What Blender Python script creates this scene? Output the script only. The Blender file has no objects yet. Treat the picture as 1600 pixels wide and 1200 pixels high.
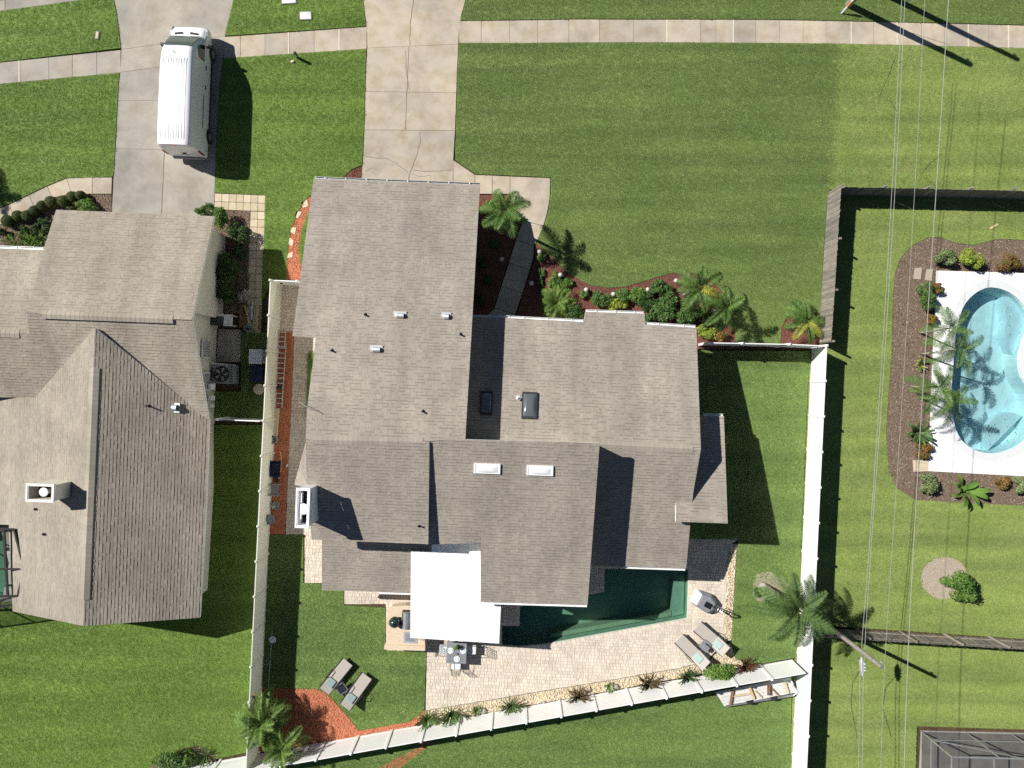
import bpy, bmesh, math, random
from mathutils import Vector, Matrix, noise
from mathutils.geometry import tessellate_polygon

scene = bpy.context.scene
COL = scene.collection
R = math.radians
rnd = random.Random(7)

# ---------------------------------------------------------------- camera, sky, sun
CAM_H = 38.0          # drone height in metres
PPM = 29.0            # photo pixels per metre on the ground
cam = bpy.data.cameras.new('drone_camera')
cam.sensor_width = 36.0
cam.lens = 36.0 * (PPM * CAM_H) / 1600.0
cam.clip_start = 0.5
cam.clip_end = 2000.0
cam_o = bpy.data.objects.new('drone_camera', cam)
cam_o.location = (0, 0, CAM_H)
COL.objects.link(cam_o)
scene.camera = cam_o

SUN_DIR = Vector((1.0, -0.49, -1.0)).normalized()     # the way the light travels
world = bpy.data.worlds.new('World')
scene.world = world
world.use_nodes = True
wn = world.node_tree
bg = wn.nodes['Background']
sky = wn.nodes.new('ShaderNodeTexSky')
sky.sky_type = 'NISHITA'
sky.sun_disc = False
sky.sun_elevation = math.asin(-SUN_DIR.z)
sky.sun_rotation = math.atan2(-SUN_DIR.x, -SUN_DIR.y)
sky.air_density = 0.62
sky.dust_density = 0.1
sky.ozone_density = 1.0
wn.links.new(sky.outputs[0], bg.inputs[0])
bg.inputs[1].default_value = 0.05
sun = bpy.data.lights.new('sun', 'SUN')
sun.energy = 5.0
sun.angle = R(0.5)
sun.color = (1.0, 0.965, 0.905)
sun_o = bpy.data.objects.new('sun', sun)
sun_o.rotation_euler = SUN_DIR.to_track_quat('-Z', 'Y').to_euler()
sun_o.location = (-30, 15, 30)
COL.objects.link(sun_o)
scene.view_settings.view_transform = 'Standard'
scene.view_settings.look = 'None'
scene.view_settings.exposure = 0.42
scene.view_settings.gamma = 1.0
scene.view_settings.use_curve_mapping = False
scene.cycles.use_denoising = False
scene.cycles.max_bounces = 6
scene.cycles.transparent_max_bounces = 12
scene.cycles.sample_clamp_indirect = 4.0
scene.cycles.caustics_reflective = False
scene.cycles.caustics_refractive = False

# ---------------------------------------------------------------- helpers
def G(px, py, z=0.0):
    """Photo pixel on a thing at height z -> metres (the drone looks straight down)."""
    k = (CAM_H - z) / CAM_H / PPM
    return Vector(((px - 800.0) * k, (600.0 - py) * k, z))
def G2(p, z=0.0):
    v = G(p[0], p[1], z); return (v.x, v.y)
def gpoly(pts, z=0.0): return [G2(p, z) for p in pts]

ROT = R(-2.2)                                  # the plots lie turned a little clockwise
UX = Vector((math.cos(ROT), math.sin(ROT)))    # along the street
VX = Vector((-math.sin(ROT), math.cos(ROT)))   # towards the street

class MB:
    def __init__(s): s.v = []; s.f = []; s.a = None
    def add(s, vs, fs):
        o = len(s.v); s.v += [tuple(p) for p in vs]; s.f += [tuple(i + o for i in f) for f in fs]; return o
    def box(s, c, d, rz=0.0, taper=1.0):
        cs, sn = math.cos(rz), math.sin(rz); vs = []
        for k in (-.5, .5):
            t = taper if k > 0 else 1.0
            for i, j in ((-.5, -.5), (.5, -.5), (.5, .5), (-.5, .5)):
                x, y = i * d[0] * t, j * d[1] * t
                vs.append((c[0] + x * cs - y * sn, c[1] + x * sn + y * cs, c[2] + k * d[2]))
        s.add(vs, [(3, 2, 1, 0), (4, 5, 6, 7), (0, 1, 5, 4), (1, 2, 6, 5), (2, 3, 7, 6), (3, 0, 4, 7)]); return s
    def prism(s, poly, z0, z1, bottom=True):
        n = len(poly); vs = [(p[0], p[1], z0) for p in poly] + [(p[0], p[1], z1) for p in poly]
        if area2(poly) < 0: vs = vs[:n][::-1] + vs[n:][::-1]
        fs = [tuple(range(n, 2 * n))] + [(i, (i + 1) % n, n + (i + 1) % n, n + i) for i in range(n)]
        if bottom: fs.append(tuple(reversed(range(n))))
        s.add(vs, fs); return s
    def slab(s, pts, th):
        n = len(pts); pts = [Vector(p) for p in pts]
        if area2([(p.x, p.y) for p in pts]) < 0: pts = pts[::-1]
        vs = [p - Vector((0, 0, th)) for p in pts] + pts
        s.add(vs, [tuple(range(n, 2 * n)), tuple(reversed(range(n)))] + [(i, (i + 1) % n, n + (i + 1) % n, n + i) for i in range(n)]); return s
    def bar(s, p0, p1, w, h=None, up=(0, 0, 1)):
        p0, p1 = Vector(p0), Vector(p1); h = w if h is None else h
        d = (p1 - p0).normalized(); u = Vector(up)
        if abs(d.dot(u)) > .98: u = Vector((1, 0, 0))
        a = d.cross(u).normalized() * w / 2; b = a.cross(d).normalized() * h / 2
        vs = [p + i * a + j * b for p in (p0, p1) for i, j in ((-1, -1), (1, -1), (1, 1), (-1, 1))]
        s.add(vs, [(0, 1, 2, 3), (7, 6, 5, 4), (1, 0, 4, 5), (2, 1, 5, 6), (3, 2, 6, 7), (0, 3, 7, 4)]); return s
    def tube(s, pts, r, n=6, caps=True):
        pts = [Vector(p) for p in pts]; m = len(pts); rs = r if isinstance(r, (list, tuple)) else [r] * m
        o = len(s.v); a = None
        for i, p in enumerate(pts):
            d = (pts[min(i + 1, m - 1)] - pts[max(i - 1, 0)]).normalized()
            if a is None: a = d.cross(Vector((0, 0, 1)) if abs(d.z) < .9 else Vector((1, 0, 0))).normalized()
            a = (a - d * a.dot(d)).normalized(); b = d.cross(a)
            s.v += [tuple(p + (a * math.cos(6.28318 * k / n) + b * math.sin(6.28318 * k / n)) * rs[i]) for k in range(n)]
        for i in range(m - 1):
            for k in range(n):
                s.f.append((o + i * n + k, o + i * n + (k + 1) % n, o + (i + 1) * n + (k + 1) % n, o + (i + 1) * n + k))
        if caps:
            s.f.append(tuple(reversed(range(o, o + n)))); s.f.append(tuple(range(o + (m - 1) * n, o + m * n)))
        return s
    def lathe(s, prof, n=12, c=(0, 0, 0)):
        o = len(s.v); m = len(prof)
        for r, z in prof:
            s.v += [(c[0] + r * math.cos(6.28318 * k / n), c[1] + r * math.sin(6.28318 * k / n), c[2] + z) for k in range(n)]
        for i in range(m - 1):
            for k in range(n):
                s.f.append((o + i * n + k, o + i * n + (k + 1) % n, o + (i + 1) * n + (k + 1) % n, o + (i + 1) * n + k))
        s.f.append(tuple(reversed(range(o, o + n)))); s.f.append(tuple(range(o + (m - 1) * n, o + m * n)))
        return s
    def ball(s, c, r, n=12, m=7):
        r = r if isinstance(r, (tuple, list)) else (r, r, r)
        o = len(s.v)
        for i in range(m + 1):
            t = math.pi * i / m
            for k in range(n):
                a = 6.28318 * k / n
                s.v.append((c[0] + r[0] * math.sin(t) * math.cos(a), c[1] + r[1] * math.sin(t) * math.sin(a), c[2] + r[2] * math.cos(t)))
        for i in range(m):
            for k in range(n):
                s.f.append((o + i * n + k, o + (i + 1) * n + k, o + (i + 1) * n + (k + 1) % n, o + i * n + (k + 1) % n))
        return s
    def rock(s, c, r, seed=0, amp=.25):
        o = len(s.v); s.ball(c, r, 10, 6)
        for i in range(o, len(s.v)):
            p = Vector(s.v[i]); q = p - Vector(c)
            s.v[i] = tuple(Vector(c) + q * (1 + amp * noise.noise(q * 2.2 / max(r) + Vector((seed * 7.1, 3.3, 1.7)))))
        return s
    def mesh(s, name, mat, org=None, smooth=False):
        me = bpy.data.meshes.new(name)
        vs = s.v if org is None else [(p[0] - org[0], p[1] - org[1], p[2] - org[2]) for p in s.v]
        me.from_pydata(vs, [], s.f)
        if s.a is not None:
            at = me.attributes.new('tabv', 'FLOAT', 'POINT'); at.data.foreach_set('value', s.a)
        mm = M[mat] if isinstance(mat, str) else mat
        me.materials.append(mm)
        if smooth: me.polygons.foreach_set('use_smooth', [True] * len(me.polygons))
        me.update()
        return me
    def build(s, name, mat, parent=None, org=None, smooth=False, bevel=0.0):
        """One mesh object. Without org the coordinates are the parent's own; with org they are the world's."""
        o = bpy.data.objects.new(name, s.mesh(name, mat, org, smooth)); COL.objects.link(o)
        if parent is not None: o.parent = parent
        elif org is not None: o.location = org
        if bevel:
            b = o.modifiers.new('bevel', 'BEVEL'); b.width = bevel; b.segments = 2; b.limit_method = 'ANGLE'
        return o

def area2(p): return sum(p[i][0] * p[(i + 1) % len(p)][1] - p[(i + 1) % len(p)][0] * p[i][1] for i in range(len(p))) / 2
def inside(p, poly):
    x, y = p[0], p[1]; c = False; j = len(poly) - 1
    for i in range(len(poly)):
        xi, yi = poly[i][0], poly[i][1]; xj, yj = poly[j][0], poly[j][1]
        if (yi > y) != (yj > y) and x < (xj - xi) * (y - yi) / (yj - yi) + xi: c = not c
        j = i
    return c
def clip_rect(poly, x0, y0, x1, y1):
    for ax, lim, sg in ((0, x0, 1), (0, x1, -1), (1, y0, 1), (1, y1, -1)):
        out = []
        for i in range(len(poly)):
            p, q = poly[i - 1], poly[i]; pi, qi = (p[ax] - lim) * sg >= 0, (q[ax] - lim) * sg >= 0
            if pi != qi:
                t = (lim - p[ax]) / (q[ax] - p[ax]); out.append((p[0] + (q[0] - p[0]) * t, p[1] + (q[1] - p[1]) * t))
            if qi: out.append(q)
        poly = out
        if len(poly) < 3: return []
    return poly
def inset(poly, d):
    p = list(poly)
    if area2(p) < 0: p = p[::-1]
    n = len(p); out = []
    for i in range(n):
        a, b, c = Vector(p[i - 1][:2]), Vector(p[i][:2]), Vector(p[(i + 1) % n][:2])
        e1, e2 = (b - a).normalized(), (c - b).normalized()
        n1, n2 = Vector((-e1.y, e1.x)), Vector((-e2.y, e2.x))
        k = 1 + n1.dot(n2)
        out.append(tuple(b + (n1 + n2) * d / max(k, .35)))
    return out
def smooth_poly(pts, n=3, closed=True):
    """Catmull-Rom through pixel points."""
    m = len(pts); out = []
    rng = range(m) if closed else range(m - 1)
    for i in rng:
        g = lambda k: pts[k % m] if closed else pts[max(0, min(m - 1, k))]
        p0, p1, p2, p3 = g(i - 1), g(i), g(i + 1), g(i + 2)
        for k in range(n):
            t = k / n
            out.append(tuple(.5 * (2 * p1[q] + (p2[q] - p0[q]) * t + (2 * p0[q] - 5 * p1[q] + 4 * p2[q] - p3[q]) * t * t + (3 * p1[q] - p0[q] - 3 * p2[q] + p3[q]) * t ** 3) for q in (0, 1)))
    if not closed: out.append(tuple(pts[-1]))
    return out
def sheet(poly, z, holes=(), skirt=0.0):
    """Flat sheet with holes and, if wanted, a skirt down its edges."""
    mb = MB(); loops = [list(poly)] + [list(h) for h in holes]
    flat = [Vector((p[0], p[1], 0)) for l in loops for p in l]
    tris = tessellate_polygon([[Vector((p[0], p[1], 0)) for p in l] for l in loops])
    fs = []
    for t in tris:
        a, b, c = (flat[i] for i in t)
        fs.append(t if (b - a).cross(c - a).z > 0 else (t[0], t[2], t[1]))
    mb.add([(p.x, p.y, z) for p in flat], fs)
    if skirt:
        for l in loops:
            n = len(l); o = len(mb.v)
            mb.v += [(p[0], p[1], z) for p in l] + [(p[0], p[1], z - skirt) for p in l]
            mb.f += [(o + i, o + n + i, o + n + (i + 1) % n, o + (i + 1) % n) for i in range(n)]
    return mb

def thing(name, label, cat, loc=(0, 0, 0), rz=0.0, group=None):
    o = bpy.data.objects.new(name, None); COL.objects.link(o)
    o.empty_display_size = .2
    o.location = loc; o.rotation_euler = (0, 0, rz)
    return tag(o, label, cat, group)
def tag(o, label, cat, group=None):
    o['label'] = label; o['category'] = cat
    if group: o['group'] = group
    return o
def struct(o, label=None):
    o['kind'] = 'structure'
    if label: o['label'] = label
    return o
def stuff(o, label=None, cat=None):
    o['kind'] = 'stuff'
    if label: o['label'] = label
    if cat: o['category'] = cat
    return o
def copy_tree(o, parent=None):
    c = o.copy(); COL.objects.link(c)
    if parent is not None: c.parent = parent
    for ch in list(o.children): copy_tree(ch, c)
    return c
def place(me, name, parent, loc=(0, 0, 0), rot=(0, 0, 0), sc=1.0):
    o = bpy.data.objects.new(name, me); COL.objects.link(o); o.parent = parent
    o.location = loc; o.rotation_euler = rot; o.scale = (sc, sc, sc) if not isinstance(sc, tuple) else sc
    return o

# ---------------------------------------------------------------- materials
M = {}
class NT:
    def __init__(s, name):
        s.m = bpy.data.materials.new(name); s.m.use_nodes = True; s.t = s.m.node_tree; s.n = s.t.nodes; s.l = s.t.links
        s.b = s.n['Principled BSDF']; s.out = s.n['Material Output']; M[name] = s.m
        s.geo = s.n.new('ShaderNodeNewGeometry')
    def pos(s): return s.geo.outputs['Position']
    def noise(s, scale, detail=3, rough=.55, vec=None, stretch=None):
        t = s.n.new('ShaderNodeTexNoise'); t.inputs['Scale'].default_value = scale; t.inputs['Detail'].default_value = detail; t.inputs['Roughness'].default_value = rough
        v = s.pos() if vec is None else vec
        if stretch:
            mp = s.n.new('ShaderNodeVectorMath'); mp.operation = 'MULTIPLY'; s.l.new(v, mp.inputs[0]); mp.inputs[1].default_value = stretch; v = mp.outputs[0]
        s.l.new(v, t.inputs['Vector']); return t.outputs['Fac']
    def vor(s, scale, out='Distance'):
        t = s.n.new('ShaderNodeTexVoronoi'); t.inputs['Scale'].default_value = scale; s.l.new(s.pos(), t.inputs['Vector']); return t.outputs[out]
    def ramp(s, fac, stops):
        r = s.n.new('ShaderNodeValToRGB'); e = r.color_ramp.elements
        while len(e) > 1: e.remove(e[-1])
        for i, (p, c) in enumerate(stops):
            k = e[0] if i == 0 else e.new(p)
            k.position = p; k.color = (*c, 1) if len(c) == 3 else c
        s.l.new(fac, r.inputs[0]); return r.outputs[0]
    def mix(s, fac, a, b, mode='MIX'):
        x = s.n.new('ShaderNodeMix'); x.data_type = 'RGBA'; x.blend_type = mode
        for sock, val in ((x.inputs[0], fac), (x.inputs[6], a), (x.inputs[7], b)):
            if isinstance(val, (int, float)): sock.default_value = val
            elif isinstance(val, tuple): sock.default_value = (*val, 1)
            else: s.l.new(val, sock)
        return x.outputs[2]
    def math(s, op, a, b=0.0):
        x = s.n.new('ShaderNodeMath'); x.operation = op
        for sock, val in ((x.inputs[0], a), (x.inputs[1], b)):
            if isinstance(val, (int, float)): sock.default_value = val
            else: s.l.new(val, sock)
        return x.outputs[0]
    def island(s): return s.geo.outputs['Random Per Island']
    def objrand(s):
        x = s.n.new('ShaderNodeObjectInfo'); return x.outputs['Random']
    def attr(s, name):
        x = s.n.new('ShaderNodeAttribute'); x.attribute_name = name; return x.outputs['Fac']
    def bump(s, h, strength=.4, dist=.02):
        b = s.n.new('ShaderNodeBump'); b.inputs['Strength'].default_value = strength; b.inputs['Distance'].default_value = dist
        s.l.new(h, b.inputs['Height']); s.l.new(b.outputs[0], s.b.inputs['Normal'])
    def col(s, c):
        if isinstance(c, tuple): s.b.inputs['Base Color'].default_value = (*c, 1)
        else: s.l.new(c, s.b.inputs['Base Color'])
        return s
    def rough(s, r, metal=0.0, spec=.5):
        s.b.inputs['Roughness'].default_value = r; s.b.inputs['Metallic'].default_value = metal; s.b.inputs['Specular IOR Level'].default_value = spec; return s

def plain(name, c, rough=.6, metal=0.0, var=.12, scale=6.0, spec=.4):
    t = NT(name); lo = tuple(x * (1 - var) for x in c); hi = tuple(min(1, x * (1 + var)) for x in c)
    t.col(t.ramp(t.noise(scale, 4), [(.3, lo), (.7, hi)])).rough(rough, metal, spec); return t

def concrete(name, c, warm, seed):
    t = NT(name)
    big = t.ramp(t.noise(.35, 5, .6), [(.3, (.72, .72, .74)), (.5, (.95, .94, .93)), (.72, (1.1, 1.07, 1.0))])
    stain = t.ramp(t.noise(.9 + seed, 4, .65), [(.32, tuple(x * .88 for x in warm)), (.58, (1, 1, 1))])
    fine = t.ramp(t.noise(22, 3, .7), [(.25, (.84, .84, .84)), (.75, (1.12, 1.12, 1.12))])
    piece = t.ramp(t.objrand(), [(0, (.88, .88, .89)), (1, (1.08, 1.06, 1.03))])
    k = t.mix(1.0, c, big, 'MULTIPLY'); k = t.mix(1.0, k, stain, 'MULTIPLY'); k = t.mix(1.0, k, fine, 'MULTIPLY'); k = t.mix(1.0, k, piece, 'MULTIPLY')
    t.col(k).rough(.9, 0, .2); t.bump(t.noise(60, 3), .25, .01); return t
concrete('concrete_grey', (.41, .385, .345), (.9, .88, .84), .0)
concrete('concrete_tan', (.50, .45, .375), (.95, .89, .78), .4)
concrete('concrete_pad', (.36, .35, .33), (.8, .8, .78), .8)
plain('slab_bedding', (.24, .21, .17), .95)
plain('joint_sand', (.62, .56, .45), .95)
plain('crack_dark', (.27, .23, .175), .95)
plain('asphalt', (.055, .055, .058), .9, var=.25, scale=20)
t = NT('soil'); t.col(t.ramp(t.noise(3, 5, .7), [(.3, (.055, .036, .022)), (.7, (.11, .075, .045))])).rough(.95, 0, .1)

def lawn_mat(name, a, b, dry, amt=.3, patch=.35):
    """Ground and blades of one lawn share colours: mown bands, patches and dry spots."""
    for kind in ('_ground', '_blade'):
        t = NT(name + kind)
        n1 = t.noise(patch, 5, .62); n2 = t.noise(.55, 6, .72)
        k = t.mix(t.ramp(n1, [(.32, (0, 0, 0)), (.68, (1, 1, 1))]), a, b)
        wv = t.n.new('ShaderNodeTexWave'); wv.bands_direction = 'Y'; wv.inputs['Scale'].default_value = .26; wv.inputs['Distortion'].default_value = 3.5; wv.inputs['Detail'].default_value = 2.0; wv.inputs['Detail Scale'].default_value = .35
        t.l.new(t.pos(), wv.inputs['Vector'])
        k = t.mix(1.0, k, t.ramp(wv.outputs['Fac'], [(.25, (.955, .96, .96)), (.75, (1.03, 1.03, 1.03))]), 'MULTIPLY')
        bands = t.ramp(t.noise(1.0, 3, .5, stretch=(.10, .9, 1)), [(.35, (.84, .86, .86)), (.65, (1.12, 1.10, 1.08))])
        k = t.mix(1.0, k, bands, 'MULTIPLY')
        k = t.mix(t.ramp(n2, [(.60, (0, 0, 0)), (.82, (amt, amt, amt))]), k, dry)
        if kind == '_blade':
            f = t.ramp(t.objrand(), [(0, (.84, .87, .84)), (.5, (1, 1, 1)), (1, (1.18, 1.15, 1.12))])
            k = t.mix(1.0, k, f, 'MULTIPLY')
            k = t.mix(1.0, k, t.ramp(t.island(), [(0, (.75, .8, .75)), (1, (1.3, 1.2, 1.25))]), 'MULTIPLY')
        else:
            f = t.ramp(t.noise(14, 4, .75), [(.3, (.42, .48, .42)), (.7, (1.1, 1.05, 1.0))])
            k = t.mix(1.0, k, f, 'MULTIPLY')
        t.col(k).rough(.75, 0, .25)
        if kind == '_blade':
            tr = t.n.new('ShaderNodeBsdfTranslucent'); t.l.new(k, tr.inputs['Color'])
            mx = t.n.new('ShaderNodeMixShader'); mx.inputs[0].default_value = .25
            t.l.new(t.b.outputs[0], mx.inputs[1]); t.l.new(tr.outputs[0], mx.inputs[2]); t.l.new(mx.outputs[0], t.out.inputs['Surface'])
lawn_mat('lawn_front', (.172, .256, .074), (.202, .281, .090), (.29, .30, .13), .5)
lawn_mat('lawn_lush', (.170, .276, .052), (.200, .303, .066), (.29, .33, .12), .4)
lawn_mat('lawn_back', (.174, .274, .078), (.204, .300, .094), (.30, .34, .14), .4)
lawn_mat('lawn_dry', (.248, .342, .094), (.305, .385, .126), (.42, .40, .19), .65)

def shingle_mat(name, a, b, dark, moss):
    t = NT(name)
    k = t.ramp(t.island(), [(0, a), (.5, tuple((a[i] + b[i]) / 2 for i in range(3))), (1, b)])
    r2 = t.math('FRACT', t.math('MULTIPLY', t.island(), 17.31))
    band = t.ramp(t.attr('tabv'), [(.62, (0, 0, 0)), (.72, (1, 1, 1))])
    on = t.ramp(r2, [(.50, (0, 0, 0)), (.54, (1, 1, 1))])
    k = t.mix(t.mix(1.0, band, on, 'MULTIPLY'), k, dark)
    k = t.mix(1.0, k, t.ramp(t.noise(.45, 5, .6), [(.3, (.82, .81, .80)), (.7, (1.10, 1.09, 1.06))]), 'MULTIPLY')
    k = t.mix(1.0, k, t.ramp(t.noise(.8, 4, .6, stretch=(1.6, .16, .16)), [(.3, (.86, .85, .84)), (.7, (1.08, 1.07, 1.06))]), 'MULTIPLY')
    k = t.mix(1.0, k, t.ramp(t.noise(70, 2, .8), [(.25, (.78, .78, .78)), (.75, (1.2, 1.2, 1.2))]), 'MULTIPLY')
    k = t.mix(t.ramp(t.noise(.6, 5, .7), [(.6, (0, 0, 0)), (.85, (.35, .35, .35))]), k, moss)
    t.col(k).rough(.93, 0, .15); t.bump(t.noise(120, 2), .3, .006)
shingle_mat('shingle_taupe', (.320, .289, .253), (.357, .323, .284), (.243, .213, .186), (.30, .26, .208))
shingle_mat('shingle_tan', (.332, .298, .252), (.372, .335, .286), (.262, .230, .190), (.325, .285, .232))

def vinyl(name, c, k):
    t = plain(name, c, .45, var=.03, scale=2)
    tr = t.n.new('ShaderNodeBsdfTranslucent'); tr.inputs[0].default_value = (*c, 1)
    mx = t.n.new('ShaderNodeMixShader'); mx.inputs[0].default_value = k
    t.l.new(t.b.outputs[0], mx.inputs[1]); t.l.new(tr.outputs[0], mx.inputs[2]); t.l.new(mx.outputs[0], t.out.inputs['Surface'])
vinyl('vinyl_white', (.88, .88, .86), .10)
vinyl('vinyl_shaded', (.80, .80, .73), .30)  # white vinyl again, with the cream tone of its shaded side painted in
plain('white_paint', (.80, .80, .79), .4, var=.03)
plain('roof_white', (.84, .84, .84), .5, var=.02, scale=1.5)
plain('deck_white', (.80, .80, .78), .8, var=.03, scale=3)
plain('coping_stone', (.64, .66, .66), .75, var=.08, scale=12)
plain('wall_beige', (.66, .64, .55), .85, var=.05, scale=1.2)
plain('wall_cream', (.68, .64, .54), .85, var=.05, scale=1.2)
plain('siding_white', (.78, .80, .82), .6, var=.04)
plain('metal_dark', (.035, .036, .04), .5, .2)
plain('metal_black', (.012, .012, .013), .45)
plain('metal_grey', (.33, .34, .35), .4, .6)
plain('metal_alu', (.62, .63, .64), .35, .7)
plain('wire_grey', (.32, .32, .31), .7)
plain('metal_galv', (.55, .56, .57), .45, .5)
plain('frame_bronze', (.045, .04, .035), .4, .3)
plain('rubber', (.018, .018, .019), .8)
plain('plastic_grey', (.22, .23, .25), .55)
plain('plastic_dark', (.045, .05, .06), .5)
plain('plastic_blue', (.012, .024, .05), .5)
plain('plastic_white', (.72, .74, .75), .45)
plain('plastic_green', (.10, .16, .10), .6)
plain('ceramic_green', (.018, .045, .035), .18, spec=.6)
plain('sling_taupe', (.42, .38, .34), .85, var=.06, scale=30)
plain('sling_dark', (.16, .13, .115), .85)
plain('towel_teal', (.30, .40, .385), .9, var=.25, scale=25)
plain('stone_tan', (.56, .47, .34), .9, var=.2, scale=14)
plain('stone_flag', (.62, .50, .36), .9, var=.12, scale=9)
plain('stone_grey', (.34, .33, .30), .9, var=.25, scale=9)
plain('pot_terracotta', (.22, .05, .03), .8)
plain('pot_grey', (.28, .32, .31), .7)
plain('lumber_pale', (.56, .43, .25), .8, var=.25, scale=8)
plain('lumber_brown', (.22, .12, .06), .85, var=.3, scale=8)
plain('sheet_grey', (.60, .60, .58), .8, var=.12, scale=5)
plain('dry_leaf', (.50, .43, .40), .9, var=.2)
plain('glass_globe', (.52, .50, .46), .35, var=.05)
plain('bark', (.20, .165, .125), .9, var=.3, scale=18)
plain('bark_pale', (.36, .33, .27), .85, var=.25, scale=18)
plain('pole_wood', (.27, .245, .21), .9, var=.25, scale=9)
plain('orange_paint', (.65, .30, .06), .6)
plain('plaster_ledge', (.60, .57, .45), .8, var=.12, scale=6)
plain('plaster_green', (.55, .62, .53), .7, var=.10, scale=2)
plain('plaster_aqua', (.64, .83, .86), .7, var=.05, scale=3)
plain('plaster_shelf', (.60, .80, .84), .7, var=.05, scale=3)
plain('brick_path', (.20, .045, .03), .9, var=.3, scale=25)
t = NT('fence_wood'); t.col(t.mix(1.0, t.ramp(t.noise(3, 5, .7, stretch=(4, 4, .5)), [(.3, (.15, .135, .115)), (.7, (.33, .30, .26))]), t.ramp(t.objrand(), [(0, (.72, .72, .73)), (1, (1.2, 1.16, 1.1))]), 'MULTIPLY')).rough(.92, 0, .1)
t = NT('paver_tan'); t.col(t.mix(1.0, t.ramp(t.island(), [(0, (.55, .48, .405)), (.35, (.62, .55, .465)), (.7, (.67, .60, .51)), (1, (.60, .55, .49))]), t.ramp(t.noise(1.1, 5, .65), [(.3, (.86, .85, .84)), (.7, (1.1, 1.08, 1.05))]), 'MULTIPLY')).rough(.92, 0, .15); t.bump(t.noise(60, 3), .3, .008)
t = NT('paver_cream'); t.col(t.mix(1.0, t.ramp(t.objrand(), [(0, (.50, .43, .30)), (.6, (.58, .50, .36)), (1, (.62, .56, .44))]), t.ramp(t.noise(7, 4, .7), [(.3, (.85, .84, .82)), (.7, (1.1, 1.08, 1.05))]), 'MULTIPLY')).rough(.92, 0, .15)
t = NT('paver_bed'); t.col(t.ramp(t.noise(25, 3), [(.3, (.36, .31, .245)), (.7, (.46, .40, .32))])).rough(.95, 0, .1)
t = NT('pebble'); t.col(t.ramp(t.objrand(), [(0, (.44, .345, .22)), (.4, (.59, .48, .32)), (.75, (.69, .59, .42)), (1, (.62, .58, .50))])).rough(.8, 0, .3)
def mulch_mat(name, lo, mid, hi):
    t = NT(name + '_bed'); t.col(t.ramp(t.noise(16, 5, .75), [(.28, lo), (.55, mid), (.8, hi)])).rough(.95, 0, .1); t.bump(t.noise(30, 4, .7), .8, .03)
    t = NT(name + '_chip'); t.col(t.ramp(t.objrand(), [(0, lo), (.5, mid), (1, hi)])).rough(.95, 0, .1)
mulch_mat('mulch_red', (.10, .042, .032), (.18, .075, .056), (.28, .135, .105))
mulch_mat('mulch_orange', (.33, .105, .055), (.50, .185, .10), (.62, .30, .19))
mulch_mat('mulch_brown', (.105, .074, .053), (.19, .138, .102), (.37, .30, .235))
mulch_mat('bare_sand', (.30, .25, .19), (.42, .36, .28), (.50, .44, .36))

def leaf(name, lo, mid, hi, rough=.45, trans=.25, tip=None):
    t = NT(name)
    k = t.ramp(t.island(), [(0, lo), (.5, mid), (1, hi)])
    k = t.mix(1.0, k, t.ramp(t.objrand(), [(0, (.82, .85, .82)), (1, (1.18, 1.12, 1.1))]), 'MULTIPLY')
    if tip: k = t.mix(t.ramp(t.noise(3.0, 3), [(.52, (0, 0, 0)), (.64, (1, 1, 1))]), k, tip)
    t.col(k).rough(rough, 0, .28)
    tr = t.n.new('ShaderNodeBsdfTranslucent'); t.l.new(k, tr.inputs['Color'])
    mx = t.n.new('ShaderNodeMixShader'); mx.inputs[0].default_value = trans
    t.l.new(t.b.outputs[0], mx.inputs[1]); t.l.new(tr.outputs[0], mx.inputs[2]); t.l.new(mx.outputs[0], t.out.inputs['Surface'])
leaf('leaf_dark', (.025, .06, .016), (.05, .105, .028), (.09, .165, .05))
leaf('leaf_mid', (.05, .11, .025), (.095, .185, .045), (.17, .28, .08))
leaf('leaf_bright', (.08, .17, .03), (.13, .25, .045), (.22, .34, .08))
leaf('leaf_lime', (.16, .24, .03), (.27, .36, .05), (.40, .46, .09))
leaf('leaf_olive', (.04, .07, .015), (.075, .11, .026), (.125, .15, .045))
leaf('leaf_bronze', (.07, .05, .03), (.15, .10, .05), (.26, .20, .09), tip=(.12, .13, .05))
leaf('leaf_orange', (.12, .08, .02), (.24, .13, .035), (.38, .22, .07), tip=(.13, .15, .04))
leaf('leaf_varieg', (.07, .13, .04), (.15, .22, .08), (.42, .46, .25))
leaf('leaf_maroon', (.05, .015, .012), (.10, .03, .02), (.09, .10, .04))
leaf('palm_leaf', (.045, .10, .022), (.095, .18, .040), (.19, .29, .07), rough=.62)
leaf('palm_bright', (.075, .15, .028), (.14, .24, .05), (.26, .36, .10), rough=.62)
leaf('palm_yellow', (.22, .24, .03), (.38, .38, .06), (.55, .52, .12), rough=.45)
leaf('palm_royal', (.045, .09, .03), (.085, .155, .042), (.17, .25, .07), rough=.62)

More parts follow.
